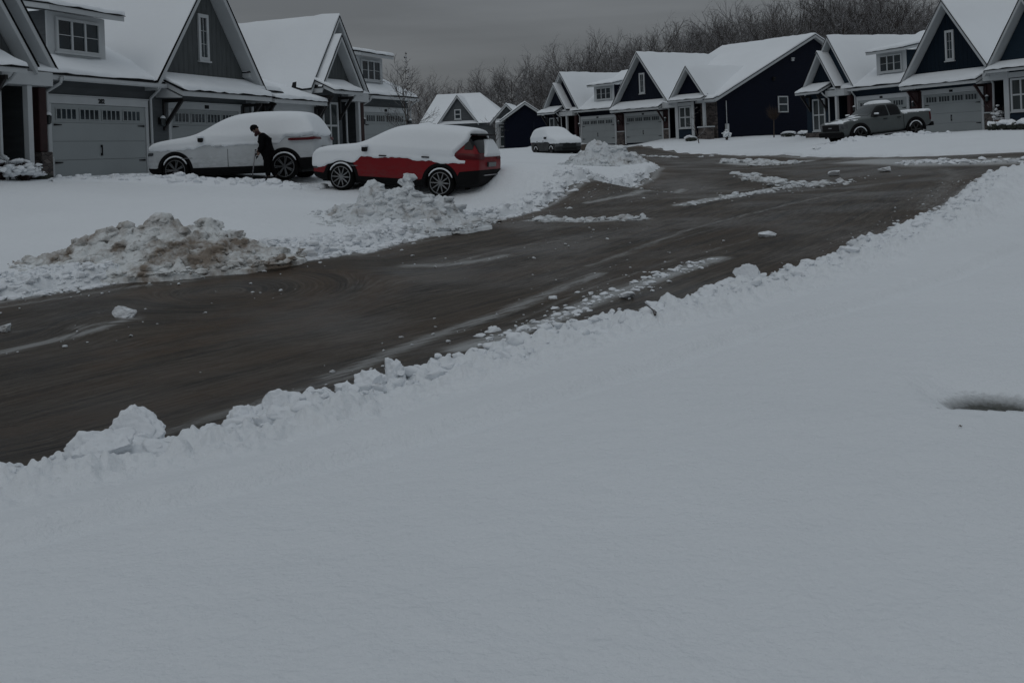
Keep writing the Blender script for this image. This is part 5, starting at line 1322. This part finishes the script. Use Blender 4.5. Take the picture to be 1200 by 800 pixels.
def snow_bush(px, py, Y, w_, h_, seed, label, group, cat='shrub', round_=False):
    P = atY(px, py, Y); z = T1(P[0], P[1]); o = empty('shrub', (P[0], P[1], z)); tag(o, label, cat, group)
    mb = MB(); r = random.Random(seed)
    for i in range(150):
        a = r.random() * 6.28; d = Vector((math.cos(a) * r.random(), math.sin(a) * r.random(), .6 + r.random())).normalized(); p = Vector((0, 0, -.1)); q = Vector((d.x * w_ * .55, d.y * w_ * .55, d.z * h_)) * r.uniform(.6, 1.0); mb.tube(p, q, .012, .005, 3, cap=False)
    if round_:
        for i in range(500):
            u = Vector((r.gauss(0, 1), r.gauss(0, 1), abs(r.gauss(0, 1)) * 1.0 - .3)).normalized(); p = Vector((u.x * w_ * .5, u.y * w_ * .5, h_ * .4 + u.z * h_ * .42)) * r.uniform(.85, 1.0); t = u.orthogonal().normalized() * .05; b = u.cross(t).normalized() * .035
            mb.add([p - t, p + b, p + t, p - b], [(0, 1, 2, 3)])
    mb.build('twigs' if not round_ else 'foliage', M['bush_twig'] if not round_ else M['hedge_leaf'], o, fixn=False)
    L = Lumps(); rr = np.random.RandomState(seed)
    if round_:
        q = chunkshape(ICO3, seed, .16) * np.array([w_ * .53, w_ * .53, h_ * .36]) + np.array([0, 0, h_ * .66]); L.v.append(q); L.f.append(ICO3[1]); L.n = len(q)
    else:
        for i in range(46):
            a = rr.rand() * 6.28; q = rr.rand() ** .5; L.chunk((math.cos(a) * q * w_ * .5, math.sin(a) * q * w_ * .5, h_ * (.35 + .6 * rr.rand() * (1.1 - q * .6))), .05 + .09 * rr.rand(), rr)
    s = L.build('snow_cap', M['roof_snow'], True, (0, 0, 0)); s.parent = o
snow_bush(6, 214, 27.2, 1.3, .75, 91, 'leafless snow laden shrub at the far left edge of the photo', 'shrubs before the nearest grey house')
snow_bush(28, 212, 27.3, 1.0, .65, 92, 'leafless snow laden shrub left of the entry post', 'shrubs before the nearest grey house')
snow_bush(49, 214, 28.0, .6, .35, 93, 'low snow topped shrub by the garage corner', 'shrubs before the nearest grey house', round_=True)
for i, (px, lab) in enumerate(((1165, 'round snow capped shrub before the porch, first from the left of its row'), (1178, 'round snow capped shrub, second from the left before the porch'), (1189, 'round snow capped shrub under the bay window, third from the left'), (1201, 'round snow capped shrub cut by the right edge of the photo'))):
    snow_bush(px, 152.5, 49.5 - i * .5, .66, .62, 95 + i, lab, 'round shrubs before the blue house', round_=True)
for i, (px, py, Y, w_, lab) in enumerate(((924, 166, 74, 1.1, 'low snow mound of a shrub right of the round headed tree'), (948, 165, 73, 1.4, 'low snow mound of a shrub at the far end of the dark side wall'), (810, 170, 76, .9, 'low snow mound of a shrub under the bay window of the navy house'))):
    snow_bush(px, py, Y, w_, .55, 105 + i, lab, 'snowed in shrubs by the navy house', round_=True)
snow_bush(852, 170, 74.5, .5, .9, 110, 'small upright snowy shrub at the corner of the navy house', 'snowed in shrubs by the navy house')
def planter():
    P = hpt(R2O, RD2, 11.55, .35); o = empty('planter', (P[0], P[1], T1(P[0], P[1]) + .1)); tag(o, 'terracotta planter with snowy plant on the porch of the blue house', 'planter')
    mb = MB(); mb.lathe([(0, 0), (.16, 0), (.24, .45), (.26, .45), (.26, .5), (.22, .5), (.20, .42), (0, .42)], 18, 'z'); mb.build('pot', M['terracotta'], o, smooth=False)
    L = Lumps(); r = np.random.RandomState(8)
    for i in range(40):
        a = r.rand() * 6.28; q = r.rand(); L.chunk((.26 * q * math.cos(a) - .1, .26 * q * math.sin(a), .5 + .75 * r.rand() * (1.1 - q * .6)), .05 + .06 * r.rand(), r)
    s = L.build('snow_cap', M['roof_snow'], True, (0, 0, 0)); s.parent = o
    mb = MB(); r2 = random.Random(2)
    for i in range(60): d = Vector((r2.gauss(0, .35), r2.gauss(0, .35), 1)); mb.tube((0, 0, .42), Vector((0, 0, .42)) + d * r2.uniform(.4, .95), .012, .006, 4)
    mb.build('stems', M['bush_twig'], o)
planter()
# small litter on the snow
def litter(px, py, size, label, stick=False):
    x, y, z = onground(px, py, .19 if stick else .215); z = float(snow_height(np.array([x]), np.array([y]))[0])
    mb = MB()
    if stick:
        mb.tube((-size, 0, .02), (0, .02, .05), .012, .01, 6); mb.tube((0, .02, .05), (size * .8, -.02, .02), .01, .007, 6); mb.tube((0, .02, .05), (size * .3, .1, .09), .007, .004, 5)
        o = mb.build('twig', M['bark'])
    else:
        n = 10; vs = [(size * math.cos(2 * math.pi * i / n) * (1.4 if i % 5 == 0 else .8), size * .7 * math.sin(2 * math.pi * i / n), .006 * (i % 2)) for i in range(n)] 
        vs += [(a, b, c + .004) for a, b, c in vs]
        mb.add(vs, [tuple(range(n))[::-1], tuple(range(n, 2 * n))] + [(i, (i + 1) % n, n + (i + 1) % n, n + i) for i in range(n)]); o = mb.build('dead_leaf', M['leaf'])
    o.location = (x, y, z + .004); o.rotation_euler = (.2, .1, rnd.random() * 6); tag(o, label, 'twig' if stick else 'leaf')
litter(768, 381, .075, 'dark broken twig sticking out of the near snow bank', True)
litter(1126, 508, .006, 'tiny brown leaf on the lawn below the bare hollow')
